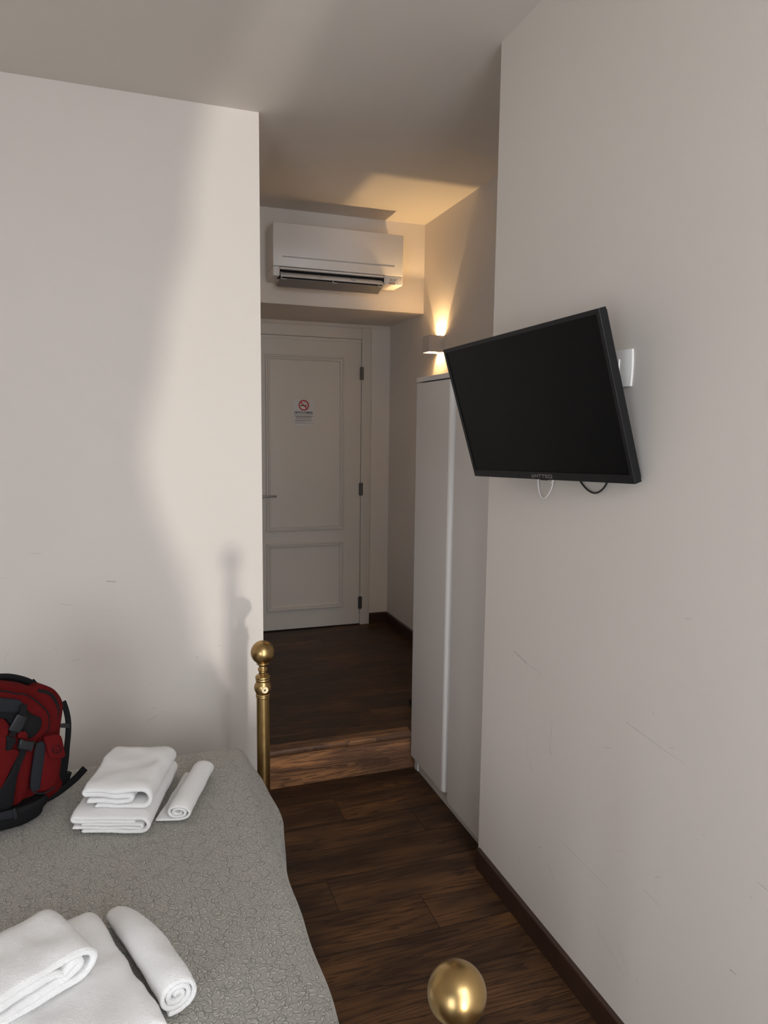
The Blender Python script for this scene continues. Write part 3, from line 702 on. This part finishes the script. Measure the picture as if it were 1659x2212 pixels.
# letters drawn as strokes: A N T T E Q
strokes = {'A': [[(0, 0), (.5, 1), (1, 0), (0, 0)]], 'N': [[(0, 0), (0, 1), (1, 0), (1, 1)]], 'T': [[(0, 1), (1, 1)], [(.5, 1), (.5, 0)]],
           'E': [[(1, 1), (0, 1), (0, 0), (1, 0)], [(0, .5), (.9, .5)]], 'Q': [[(0, 0), (0, 1), (1, 1), (1, .15), (1, 0), (0, 0)], [(.7, .25), (1, 0)]]}
bm = bmesh.new(); lw, lh, gap = .0125, .0085, .0040; x = -(6*lw+5*gap)/2 + .0
for chx in 'ANTTEQ':
    for st in strokes[chx]:
        for (ax_, az_), (bx_, bz_) in zip(st, st[1:]):
            a = Vector((x+ax_*lw, -.0004, -TH/2+.0065+az_*lh)); b = Vector((x+bx_*lw, -.0004, -TH/2+.0065+bz_*lh))
            d = (b-a).normalized(); p = Vector((-d.z, 0, d.x))*.0007
            add_prism(bm, [a-p-d*.0006, b-p+d*.0006, b+p+d*.0006, a+p-d*.0006], (0, 1, 0), .0006)
    x += lw+gap
mesh_obj('maker_lettering', bm, M_LOGO, tv, world=False)
tvbox('sensor_bump', (-.016, .004, -TH/2-.004), (.018, .016, -TH/2+.002), M_BLK, tv, .001)
# bracket reaching to the wall
bm = bmesh.new()
Mi = ROOTINV[tv.name]
def add_box_w(bm, a, b, bev=0): add_box(bm, a, b, bev)
add_box_w(bm, (XR-.022, 1.74, 1.60), (XR-.001, 1.86, 1.78), .003)
add_box_w(bm, (XR-.090, 1.785, 1.67), (XR-.020, 1.815, 1.70), .002)
mesh_obj('wall_bracket', bm, M_BLK, tv)
bm = bmesh.new(); add_box(bm, (-.11, .046, -.10), (-.08, .060, .11), .002); add_box(bm, (.08, .046, -.10), (.11, .060, .11), .002); add_box(bm, (-.1, .050, -.03), (.1, .064, .03), .002)
mesh_obj('mount_rail', bm, M_BLK, tv, world=False)

# cables behind the television
def px_curve(pts, xp): return [hit_plane(u, v, (xp, 0, 0), Vector((1, 0, 0))) for u, v in pts]
def cable(name, pts, r, mat, label):
    bm = bmesh.new(); add_tube(bm, smooth_poly(pts, 3, False), r, 10)
    return tag(mesh_obj(name, bm, mat, smooth=True, autosmooth=60), label, 'cable')
cable('antenna_cable', px_curve([(1164, 1015), (1162, 1040), (1164, 1062), (1170, 1076), (1178, 1076), (1188, 1064), (1194, 1046), (1196, 1022)], XR-.012), .0024, M_PLW, 'white cable looping below the television beside the maker name')
cable('aerial_lead', px_curve([(1183, 1020), (1184, 1040), (1188, 1044), (1194, 1038), (1197, 1020)], XR-.018), .0020, M_PLW, 'short white cable stub under the television next to the white loop')
cable('power_cable', px_curve([(1240, 1015), (1256, 1044), (1270, 1060), (1286, 1067), (1302, 1058), (1312, 1042), (1322, 1015)], XR-.010), .0026, M_BLK, 'black cable looping below the right end of the television')

# ------------------------------------------------------------------ socket plate
sk = thing('wall_socket', 'white wall socket plate behind the right end of the television', 'socket', (XR, 1.575, 1.815))
py0, py1, pz0, pz1 = 1.513, 1.638, 1.769, 1.862
bm = bmesh.new()
# plate bowed out in the middle, with curved side edges
ny, nz = 14, 10; g = []
for i in range(ny+1):
    row_ = []
    for j in range(nz+1):
        v = -1+2*j/nz; u = -1+2*i/ny
        y = (py0+py1)/2 + u*(py1-py0)/2*(1+.04*(1-v*v)); z = (pz0+pz1)/2 + v*(pz1-pz0)/2
        dpt = .005+.009*(1-abs(u)**3.2)*(1-.25*v*v)
        row_.append(bm.verts.new((XR-dpt, y, z)))
    g.append(row_)
for i in range(ny):
    for j in range(nz): bm.faces.new((g[i][j], g[i+1][j], g[i+1][j+1], g[i][j+1]))
bd = [g[i][0] for i in range(ny+1)] + [g[ny][j] for j in range(1, nz+1)] + [g[i][nz] for i in range(ny-1, -1, -1)] + [g[0][j] for j in range(nz-1, 0, -1)]
bk = [bm.verts.new((XR, v.co.y, v.co.z)) for v in bd]
for k in range(len(bd)):
    k2 = (k+1) % len(bd); bm.faces.new((bd[k], bd[k2], bk[k2], bk[k]))
bmesh.ops.recalc_face_normals(bm, faces=bm.faces)
mesh_obj('cover_plate', bm, M_PLW, sk, smooth=True, autosmooth=40)
for k in range(3):
    a = 1.5475+k*.0185
    box_obj('socket_module', (XR-.0165, a, 1.7925), (XR-.008, a+.0175, 1.8385), M_PLW, sk, bev=.0012)
bm = bmesh.new(); add_box(bm, (XR-.040, 1.566, 1.798), (XR-.0165, 1.600, 1.832), .005, 3); add_tube(bm, [(XR-.03, 1.583, 1.800), (XR-.03, 1.590, 1.77), (XR-.02, 1.62, 1.70)], .003, 8)
tag(mesh_obj('power_plug', bm, M_BLK, smooth=True, autosmooth=40), 'black power plug pushed into the wall socket behind the television', 'plug')

# ------------------------------------------------------------------ bed
BZ = .450; BR_X = .368; BY0, BY1 = .95, 2.645
PX, PY1, PY2, PZ = .437, 2.600, .883, .810
bed = thing('bed', 'double bed with brass ball-topped posts beside the floor walkway', 'bed', (-.7, 1.75, 0))
def post_profile():
    r = .0448; P = []
    for k in range(0, 33):
        a = math.pi/2 - math.pi*k/32
        rr, zz = r*math.cos(a), r*math.sin(a)
        if a < 0 and rr < .021: break
        P.append((max(rr, 0), zz))
    P += [(.0225, -.0405), (.0232, -.0440), (.0215, -.0465), (.0170, -.0480), (.0145, -.0510), (.0143, -.0560), (.0165, -.0600), (.0185, -.0620), (.0190, -.0640), (.0175, -.0655),
          (.0190, -.0675), (.0180, -.0700), (.0150, -.0720), (.0158, -.0740), (.0150, -.0755), (.0150, -.0840), (.0185, -.0860), (.0230, -.0880), (.0245, -.0900), (.0275, -.0930),
          (.0288, -.0965), (.0280, -.1000), (.0262, -.1015), (.0275, -.1040), (.0278, -.1075), (.0265, -.1110), (.0252, -.1125), (.0262, -.1160), (.0300, -.1225), (.0325, -.1300),
          (.0332, -.1375), (.0322, -.1450), (.0295, -.1520), (.0258, -.1580), (.0250, -.1600), (.0270, -.1620), (.0275, -.1645), (.0266, -.1668), (.0256, -.1680), (.0268, -.1700),
          (.0270, -.1730), (.0262, -.1750), (.0247, -.1760), (.0245, -.80)]
    return P
for y in (PY1, PY2):
    bm = bmesh.new(); add_lathe(bm, post_profile(), (PX, y, PZ), 64)
    po = mesh_obj('bed_post', bm, M_BRASS, bed, smooth=True, autosmooth=50)
    # socket for the missing rail: bright disc with a dark hole
    s_ = -1 if y > 1.5 else 1
    bm = bmesh.new(); cy = y + s_*.0335
    add_tube(bm, [(PX+.002, y+s_*.026, PZ-.1375), (PX+.002, cy, PZ-.1375)], .0125, 28)
    mesh_obj('rail_socket', bm, M_BRL, po, smooth=True, autosmooth=50)
    bm = bmesh.new(); add_tube(bm, [(PX+.002, cy-.0003*s_, PZ-.1375), (PX+.002, cy+s_*.0008, PZ-.1375)], .0034, 16)
    mesh_obj('socket_hole', bm, M_DARK, po)
box_obj('mattress', (-2.1, BY0+.03, .24), (BR_X-.03, BY1-.03, BZ-.015), M_LINEN, bed, bev=.04, seg=3)
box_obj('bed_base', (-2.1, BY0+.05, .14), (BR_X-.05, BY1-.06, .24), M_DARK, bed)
for (a, b) in ((PX, 1), (-2.1, 1)):
    pass
box_obj('side_rail', (-2.1, PY1-.03, .16), (PX, PY1-.01, .20), M_BRASS, bed)
box_obj('side_rail', (-2.1, PY2+.01, .16), (PX, PY2+.03, .20), M_BRASS, bed)

# bedspread draped over the mattress
def bedspread():
    bm = bmesh.new(); uvl = bm.loops.layers.uv.new('UVMap')
    R = .055; ix0, ix1, iy0, iy1 = -2.15, BR_X-R+.008, BY0+R, BY1-R
    drop = .30
    DX = .012
    xs = [ix0+(ix1-ix0)*i/150 for i in range(151)] + [ix1+k*(math.pi/2*R+drop)/34 for k in range(1, 35)]
    ys = [iy0-k*(math.pi/2*R+drop)/30 for k in range(30, 0, -1)] + [iy0+(iy1-iy0)*i/130 for i in range(131)] + [iy1+k*(math.pi/2*R+drop)/30 for k in range(1, 31)]
    grid = []
    for x in xs:
        col_ = []
        for y in ys:
            ccx = ix1; qx = min(x, ix1); qy = min(max(y, iy0), iy1)
            ox, oy = x-qx, y-qy; dd = math.hypot(ox, oy)
            if dd < 1e-9: h, zd = 0, 0
            else:
                a = dd/R
                if a < math.pi/2: h, zd = R*math.sin(a), R*(1-math.cos(a))
                else: h, zd = R + (dd-R*math.pi/2)*.06, R + (dd-R*math.pi/2)*.995
            nx, ny_ = (ox/dd, oy/dd) if dd > 1e-9 else (0, 0)
            px, py, pz = qx+nx*h, qy+ny_*h, BZ-zd
            # the side swells where the corner tuck pushes it out
            if nx > .3 and zd > 0:
                k = min(1, max(0, zd-.028)/.05); k = k*k*(3-2*k)
                g_ = math.exp(-((y-2.17)/(.14 if y < 2.17 else .36))**2)
                px += .050*g_*k*nx
                px += .003*math.sin(y*14)*k
            w_ = noise.noise(Vector((x*2.2, y*2.2, 1.3)))*.006 + noise.noise(Vector((x*7, y*7, 4.3)))*.0022
            edge_ = .004*math.sin(y*23+x*3)*(1 if dd > .01 else 0)
            pz += w_; px += edge_*nx*.6; py += edge_*ny_*.6
            # top sinks a little towards the left far side
            px += .004*noise.noise(Vector((y*5, pz*9, 2)))*(1 if dd > 0 else 0)
            col_.append((bm.verts.new((px, py, pz)), (x, y)))
        grid.append(col_)
    for i in range(len(xs)-1):
        for j in range(len(ys)-1):
            q = (grid[i][j], grid[i+1][j], grid[i+1][j+1], grid[i][j+1])
            f = bm.faces.new([t_[0] for t_ in q])
            for lp, t_ in zip(f.loops, q): lp[uvl].uv = t_[1]
    return bm
bs = mesh_obj('bedspread', bedspread(), M_QUILT, smooth=True)
tag(bs, 'grey quilted bedspread with a leaf and vine pattern covering the bed', 'bedspread')
bs.modifiers.new('thickness', 'SOLIDIFY').thickness = .006

# ------------------------------------------------------------------ towels
def path_arc(c, r, a0, a1, n=8):
    return [(c[0]+r*math.cos(math.radians(a0+(a1-a0)*k/n)), c[1]+r*math.sin(math.radians(a0+(a1-a0)*k/n))) for k in range(n+1)]
def resample(pts, ds):
    out = [Vector((*pts[0], 0))]; 
    P = [Vector((*p, 0)) for p in pts]; acc = 0
    for a, b in zip(P, P[1:]):
        l = (b-a).length
        if l < 1e-9: continue
        t = ds-acc
        while t <= l:
            out.append(a.lerp(b, t/l)); t += ds
        acc = l-(t-ds)
    out.append(P[-1]); return out
def ribbon(bm, path, th, org, wdir, adir, length, nseg, wob=.002, taper=None, seed=0, shear=0.0, curve=None, ds=.004, bevel=True, soft=.14):
    """sheet of thickness th following a path in its cross-section (s, z), run along adir"""
    pts = resample(path, ds)
    n = len(pts); nor = []
    for i in range(n):
        t = (pts[min(i+1, n-1)]-pts[max(i-1, 0)]).normalized(); nor.append(Vector((-t.y, t.x, 0)))
    W_, A_, Z_ = Vector(wdir).normalized(), Vector(adir).normalized(), Vector((0, 0, 1))
    ends = [0, .0015, .004] + [length*k/nseg for k in range(1, nseg)] + [length-.004, length-.0015, length]
    ths = [.45, .8, .97] + [1]*(nseg-1) + [.97, .8, .45]
    sl = []
    for e, tk in zip(ends, ths):
        ring = []
        k = e/length
        sc_ = taper(k) if taper else (1, 1)
        ed_ = min(e, length-e)
        if soft and ed_ < .04: sc_ = (sc_[0], sc_[1]*(1-soft*(1-ed_/.04)**2))
        cen = curve(k) if curve else (0, 0)
        for side in (1, -1):
            idx = range(n) if side == 1 else range(n-1, -1, -1)
            for i in idx:
                endk = 1.0
                de = min(i, n-1-i)*ds
                if de < th*.5: endk = math.sqrt(max(0.0, 1-((th*.5-de)/(th*.5))**2))*.9+.1
                p = pts[i]+nor[i]*(th/2*side*tk*endk)
                s, z = p.x, p.y
                s = cen[0] + s*sc_[0]; z = cen[1] + z*sc_[1]
                a = e + shear*s
                P = Vector(org)+W_*s+A_*a+Z_*z
                nv = noise.noise_vector(Vector((P.x*16+seed, P.y*16, P.z*16)))*wob + noise.noise_vector(Vector((P.x*260+seed, P.y*260, P.z*260)))*.0008
                P += nv
                if P.z < org[2]+.0005: P.z = org[2]+.0005
                ring.append(bm.verts.new(P))
        sl.append(ring)
    m = len(sl[0])
    for a, b in zip(sl, sl[1:]):
        for k in range(m): bm.faces.new((a[k], a[(k+1) % m], b[(k+1) % m], b[k]))
    for ring in (sl[0], sl[-1]):
        for i in range(n-1): bm.faces.new((ring[i], ring[i+1], ring[m-2-i], ring[m-1-i]))
    bmesh.ops.recalc_face_normals(bm, faces=bm.faces)
def towel(name, parts, label, group):
    bm = bmesh.new()
    for kw in parts: ribbon(bm, **kw)
    o = mesh_obj(name, bm, M_TERRY, smooth=True)
    return tag(o, label, 'towel', group)
TZ = BZ+.006
# far pair and roll
w = .235
pathA1 = [(.030, .0075), (w-.030, .0075)] + path_arc((w-.030, .0300), .0225, -90, 90, 12) + [(.010, .0525)] + path_arc((.010, .0465), .0060, 90, 270, 8) + [(w-.045, .0405)]
pathA2 = [(.004, .0186), (w-.032, .0176)] + path_arc((w-.032, .0240), .0064, -90, 90, 6) + [(.030, .0300)]
A_dir, W_dir = Vector((.275, .961, 0)), Vector((.948, -.318, 0))
towel('folded_bath_towel', [dict(path=pathA1, th=.0118, org=(-.208, 2.158, TZ), wdir=W_dir, adir=A_dir, length=.37, nseg=60, seed=3),
                            dict(path=pathA2, th=.0098, org=(-.208, 2.158, TZ), wdir=W_dir, adir=A_dir, length=.365, nseg=60, seed=9)],
      'large folded white towel under another near the red backpack', 'folded white towels')
w = .205
pathB = [(.035, .0080), (w-.034, .0080)] + path_arc((w-.034, .0340), .0260, -90, 90, 12) + [(.008, .0600)] + path_arc((.008, .0525), .0075, 90, 270, 8) + [(w-.085, .0440), (w-.070, .0400)] + path_arc((w-.070, .0330), .0070, 90, -90, 6) + [(.012, .0240)]
towel('folded_hand_towel', [dict(path=pathB, th=.0140, org=(-.172, 2.182, TZ+.0605), wdir=Vector((.95, -.31, 0)), adir=Vector((.30, .954, 0)), length=.29, nseg=52, wob=.006, seed=21)],
      'folded white towel on top of the far towel pair', 'folded white towels')
def spiral(cx, cz, r0, r1, turns, a0, n=60, sx=1.0, sz=1.0):
    out = []
    for k in range(n+1):
        t = k/n; r = r0+(r1-r0)*t; a = math.radians(a0-360*turns*(t))
        out.append((cx+sx*r*math.cos(a), cz+sz*r*math.sin(a)))
    return out
sp = spiral(0, .0290, .006, .0245, 2.75, 0, 90, 1.25, 1.0)
sp = spiral(0, .0310, .006, .0265, 2.25, 0, 90, 1.42, 1.0)   # ends at the bottom, heading left
tail = [(-.035, .0040), (-.060, .0035), (-.068, .0035)]
towel('rolled_face_towel', [dict(path=sp+tail, th=.0086, org=(.094, 2.128, TZ), wdir=Vector((.945, -.32, 0)), adir=Vector((.345, .939, 0)), length=.30, nseg=50, wob=.0025, seed=5,
                                 taper=lambda k: (1-.08*k, 1))],
      'rolled white towel lying right of the far folded towels', 'rolled white towels')
# near group
Wn, An = Vector((.934, -.30, 0)).normalized(), Vector((-.358, .934, 0))
Wn = Vector((.934, .358, 0))
w = .26
pathC = [(.030, .0080), (w-.034, .0080)] + path_arc((w-.034, .0320), .0240, -90, 90, 12) + [(.010, .0560)] + path_arc((.010, .0490), .0070, 90, 270, 8) + [(w-.055, .0420)]
pathC2 = [(.004, .0200), (w-.050, .0190)] + path_arc((w-.050, .0250), .0060, -90, 90, 6) + [(.030, .0310)]
def tapC(k): return (1-.30*max(0, (k-.75)/.25)**2, 1)
oC = Vector((.035, 1.325, TZ)) - Wn*w
towel('folded_bath_towel', [dict(path=pathC, th=.0135, org=oC, wdir=Wn, adir=An, length=.43, nseg=80, wob=.006, seed=33, taper=lambda k: (1, 1-.25*max(0, (k-.8)/.2)**2)),
                            dict(path=pathC2, th=.0105, org=oC, wdir=Wn, adir=An, length=.42, nseg=80, seed=39, taper=lambda k: (1, 1-.25*max(0, (k-.8)/.2)**2))],
      'large folded white towel under the nearest towel at the lower left', 'folded white towels')
w = .26
Wt, At = Vector((.85, .527, 0)), Vector((-.527, .85, 0))
pathD = [(.035, .0085), (w-.036, .0085)] + path_arc((w-.036, .0370), .0285, -90, 90, 14) + [(.008, .0655)] + path_arc((.008, .0575), .0080, 90, 270, 8) + [(w-.105, .0480), (w-.082, .0425), (w-.070, .0330), (w-.055, .0460)] + path_arc((w-.045, .0440), .0095, 150, -60, 8) + [(w-.070, .0235), (.012, .0235)]
oD = Vector((-.100, 1.478, TZ+.067)) - Wt*w
towel('folded_hand_towel', [dict(path=pathD, th=.0145, org=oD, wdir=Wt, adir=At, length=.185, nseg=46, wob=.006, seed=51)],
      'folded white towel with loose curled folds, nearest on the bed at lower left', 'folded white towels')
sp = spiral(0, .0445, .005, .0390, 2.833, 180, 120, 1.04, 1.0)
towel('rolled_face_towel', [dict(path=sp, th=.0108, org=(.053, 1.385, TZ), wdir=Vector((.94, .34, 0)), adir=Vector((-.355, .935, 0)), length=.35, nseg=70, wob=.003, seed=77,
                                 taper=lambda k: (1-.42*max(0, (k-.45)/.55)**1.6, 1-.35*max(0, (k-.5)/.5)**1.6), curve=lambda k: (.006*math.sin(k*math.pi)-.006*k, 0))],
      'thick rolled white towel with its round end toward the brass ball', 'rolled white towels')

# ------------------------------------------------------------------ backpack
M_RED_F = simple('red_canvas', (0.105, 0.0045, 0.005), 0.9, spec=.15, bump=(500, .5), noise_col=.18, ns=14)
M_RED_D = simple('red_canvas_dark', (0.105, 0.008, 0.008), 0.85, bump=(500, .5))
M_NYL = simple('black_nylon', (0.0045, 0.0045, 0.0055), 0.7, bump=(600, .5), noise_col=.2, ns=30, spec=.25)
M_GRY = simple('charcoal_nylon', (0.013, 0.014, 0.018), 0.7, bump=(600, .5), noise_col=.2, ns=30, spec=.3)
M_BUC = simple('buckle_plastic', (0.014, 0.015, 0.018), 0.38)
bpP = Vector((-.300, 2.335, TZ)); bpN = Vector((.50, -.866, .05)).normalized()
pk = thing('backpack', 'red and black backpack standing on the bed at the left edge', 'backpack', (-.42, 2.40, TZ))
def bpt(zx, zy, off):
    return hit_plane(zx*.1718, 1440+zy*.1718, bpP+bpN*off, bpN)
def puff(name, poly, off, thick, mat, par, dome=.012, sm=2, rings=(1, .985, .95, .86, .70, .45, .2), back=1.0):
    """padded panel: outline in crop pixels, standing 'off' in front of the pack's face, 'thick' deep"""
    pts = [Vector(p) for p in smooth_poly([(x, y, 0) for x, y in poly], sm)] if sm else [Vector((x, y, 0)) for x, y in poly]
    P = [bpt(p.x, p.y, off) for p in pts]
    c = Vector((0, 0, 0))
    for p in P: c += p
    c /= len(P)
    bm = bmesh.new(); R_ = []
    R_.append([bm.verts.new(c+(p-c)*back-bpN*thick) for p in P])
    for s in rings:
        hh = dome*math.sqrt(max(0, 1-s**2.6)) if s < 1 else 0
        R_.append([bm.verts.new(c+(p-c)*s+bpN*hh) for p in P])
    n_ = len(P)
    for a, b in zip(R_, R_[1:]):
        for k in range(n_): bm.faces.new((a[k], a[(k+1) % n_], b[(k+1) % n_], b[k]))
    tp = bm.verts.new(c+bpN*dome); bt = bm.verts.new(c-bpN*thick)
    for k in range(n_):
        bm.faces.new((R_[-1][k], R_[-1][(k+1) % n_], tp)); bm.faces.new((R_[0][(k+1) % n_], R_[0][k], bt))
    bmesh.ops.recalc_face_normals(bm, faces=bm.faces)
    return mesh_obj(name, bm, mat, par, smooth=True, autosmooth=65)
def band(name, pts, wd_, off, th, mat, par):
    """strap of given width following crop pixels"""
    P = [bpt(x, y, off if not isinstance(off, list) else off[i]) for i, (x, y) in enumerate(pts)]
    P = smooth_poly(P, 2, False); bm = bmesh.new(); rs = []
    for i, p in enumerate(P):
        t = (P[min(i+1, len(P)-1)]-P[max(i-1, 0)]).normalized(); s = t.cross(bpN).normalized(); nn = s.cross(t)
        rs.append([bm.verts.new(p+s*wd_/2*a+nn*th/2*b) for a, b in ((-1, -1), (1, -1), (1, 1), (-1, 1))])
    for a, b in zip(rs, rs[1:]):
        for k in range(4): bm.faces.new((a[k], a[(k+1) % 4], b[(k+1) % 4], b[k]))
    bm.faces.new(rs[0][::-1]); bm.faces.new(rs[-1]); bmesh.ops.recalc_face_normals(bm, faces=bm.faces)
    return mesh_obj(name, bm, mat, par)
body = puff('body', [(-620, 1500), (-640, 800), (-580, 420), (-420, 240), (-150, 180), (100, 192), (300, 232), (420, 268), (470, 222), (560, 228), (670, 275), (740, 350), (788, 440), (782, 560), (760, 700), (742, 860), (750, 1150), (740, 1400), (795, 1480), (700, 1600), (440, 1760), (100, 1830), (-400, 1840)], 0.0, .14, M_RED_F, pk, dome=.03, sm=1, back=.97)
puff('front_compartment', [(-520, 1000), (-500, 560), (-300, 330), (0, 300), (235, 345), (290, 335), (420, 400), (560, 520), (620, 620), (622, 730), (590, 830), (450, 940), (430, 1000), (380, 1400), (300, 1720), (0, 1790), (-400, 1800)], .032, .035, M_RED_F, pk, dome=.014, sm=1)
band('zip_seam', [(-40, 300), (120, 318), (235, 348), (290, 338), (420, 402), (560, 520), (615, 610), (622, 720), (590, 830)], .004, .0335, .004, M_NYL, pk)
puff('dark_panel', [(-300, 400), (0, 392), (150, 405), (262, 422), (370, 580), (430, 610), (525, 645), (522, 740), (500, 800), (430, 880), (350, 918), (335, 850), (250, 800), (120, 740), (60, 660), (0, 645), (-300, 640)], .048, .012, M_NYL, pk, dome=.005, sm=1)
puff('grey_yoke', [(-300, 400), (0, 394), (150, 406), (258, 424), (300, 470), (235, 585), (0, 570), (-300, 560)], .055, .006, M_GRY, pk, dome=.003, sm=1)
puff('left_flap', [(-300, 640), (0, 648), (60, 662), (118, 740), (100, 830), (80, 890), (95, 1060), (150, 1020), (260, 1060), (180, 1200), (60, 1450), (0, 1560), (-300, 1640)], .057, .012, M_RED_F, pk, dome=.006, sm=1)
puff('accent_panel', [(215, 880), (240, 820), (320, 812), (350, 850), (345, 905), (325, 920), (240, 900)], .060, .008, M_RED_F, pk, dome=.003, sm=1)
band('diagonal_strap', [(290, 1040), (250, 1140), (215, 1230), (140, 1450), (70, 1600), (0, 1760)], .024, [.050, .050, .050, .048, .047, .047], .003, M_NYL, pk)
puff('lower_panel', [(-300, 1650), (0, 1560), (100, 1380), (190, 1220), (235, 1240), (200, 1500), (160, 1780), (0, 1850), (-300, 1850)], .052, .012, M_NYL, pk, dome=.003, sm=1)
band('compression_strap', [(300, 480), (280, 600), (180, 800), (130, 900), (110, 1050)], .019, .064, .003, M_NYL, pk)
puff('ladder_buckle', [(222, 598), (345, 640), (248, 838), (108, 800)], .069, .008, M_BUC, pk, dome=.003, sm=0)
puff('clip_buckle', [(262, 908), (330, 938), (440, 945), (400, 1068), (320, 1050), (228, 1030)], .072, .010, M_BUC, pk, dome=.004, sm=0)
puff('strap_end', [(88, 870), (205, 905), (200, 960), (140, 1010), (110, 1062), (92, 1060), (105, 960), (80, 900)], .068, .004, M_NYL, pk, dome=.001, sm=0)
band('strap_stitch', [(100, 852), (182, 884)], .0008, .0705, .001, M_RED_F, pk)
band('strap_edge_trim', [(480, 300), (590, 318), (650, 360), (700, 430), (728, 520), (720, 600), (690, 690), (640, 790), (615, 860)], .0095, .018, .004, M_NYL, pk)
for a, b in (((688, 484), (732, 470)), ((692, 686), (716, 678))): band('strap_stitch', [a, b], .0008, .0225, .001, M_RED_F, pk)
sp_ = puff('side_pocket', [(450, 950), (560, 935), (760, 950), (775, 1150), (740, 1390), (690, 1510), (600, 1560), (490, 1580), (380, 1555), (400, 1300)], .040, .045, M_RED_F, pk, dome=.012, sm=1)
puff('pocket_stripe', [(462, 952), (575, 938), (560, 1150), (520, 1400), (500, 1570), (378, 1560), (400, 1320), (430, 1120)], .051, .006, M_GRY, sp_, dome=.002, sm=1)
band('pocket_piping', [(455, 955), (430, 1150), (395, 1350), (382, 1560), (480, 1600), (590, 1580), (690, 1510)], .003, .052, .004, M_GRY, sp_)
fl = puff('pocket_flap', [(545, 895), (640, 862), (740, 852), (775, 880), (800, 1000), (832, 1138), (740, 1158), (645, 1172), (600, 1080), (590, 1000)], .058, .008, M_RED_F, sp_, dome=.004, sm=1)
bm = bmesh.new(); pts = []
for k in range(40):
    a = 2*math.pi*k/40; pts.append(bpt(712+58*math.cos(a)-6*math.sin(a), 1040-44*math.sin(a)-8*math.cos(a), .0625))
add_tube(bm, pts+[pts[0]], .0011, 6, cap=False)
add_tube(bm, [bpt(668, 1062, .0625), bpt(700, 1040, .0625), bpt(720, 1060, .0625), bpt(752, 1042, .0625)], .0009, 6)
mesh_obj('flap_emblem', bm, M_NYL, fl)
puff('bottom_base', [(-500, 1850), (0, 1835), (180, 1785), (440, 1690), (600, 1600), (602, 1700), (545, 1760), (528, 1830), (470, 1890), (300, 1985), (150, 2030), (0, 2068), (-300, 2100), (-500, 2090)], .058, .17, M_NYL, pk, dome=.010, sm=1, back=.93)
puff('base_buckle', [(165, 1795), (195, 1785), (225, 1900), (180, 1920)], .075, .006, M_BUC, pk, dome=.001, sm=0)
puff('base_webbing', [(-200, 1850), (0, 1838), (158, 1800), (175, 1895), (60, 1925), (-200, 1960)], .071, .005, M_GRY, pk, dome=.001, sm=0)
band('hip_strap', [(590, 1660), (720, 1590), (850, 1490), (960, 1400), (1070, 1276)], .022, [-.0, .0, .0, .0, .0], .006, M_NYL, pk)
puff('strap_anchor', [(760, 1150), (850, 1140), (845, 1350), (905, 1330), (850, 1500), (790, 1540), (720, 1420)], -.02, .02, M_NYL, pk, dome=.002, sm=0)
band('shoulder_strap', [(795, 440), (838, 560), (862, 700), (858, 860), (842, 1000), (828, 1200), (795, 1400)], .0165, -.02, .006, M_NYL, pk)
puff('strap_adjuster', [(752, 722), (872, 718), (882, 772), (755, 768)], -.012, .010, M_BUC, pk, dome=.001, sm=0)
bm = bmesh.new(); add_tube(bm, smooth_poly([bpt(x, y, -.05) for x, y in ((-260, 230), (-160, 150), (-20, 130), (120, 128), (260, 155), (370, 192), (430, 235), (425, 290))], 2, False), .0105, 14)
mesh_obj('carry_handle', bm, M_NYL, pk, smooth=True, autosmooth=60)
band('handle_collar', [(398, 180), (440, 225), (410, 275)], .017, -.036, .006, M_NYL, pk)

# ------------------------------------------------------------------ something dark behind the wardrobe on the passage floor
bm = bmesh.new()
add_box(bm, (1.345, 3.25, SZ), (1.50, 3.40, SZ+.035), .02, 3)
for v in bm.verts: v.co += noise.noise_vector(v.co*20)*.004
tag(mesh_obj('black_shoe_bag', bm, M_NYL, smooth=True), 'small black bag on the passage floor, just peeking out behind the wardrobe', 'bag')
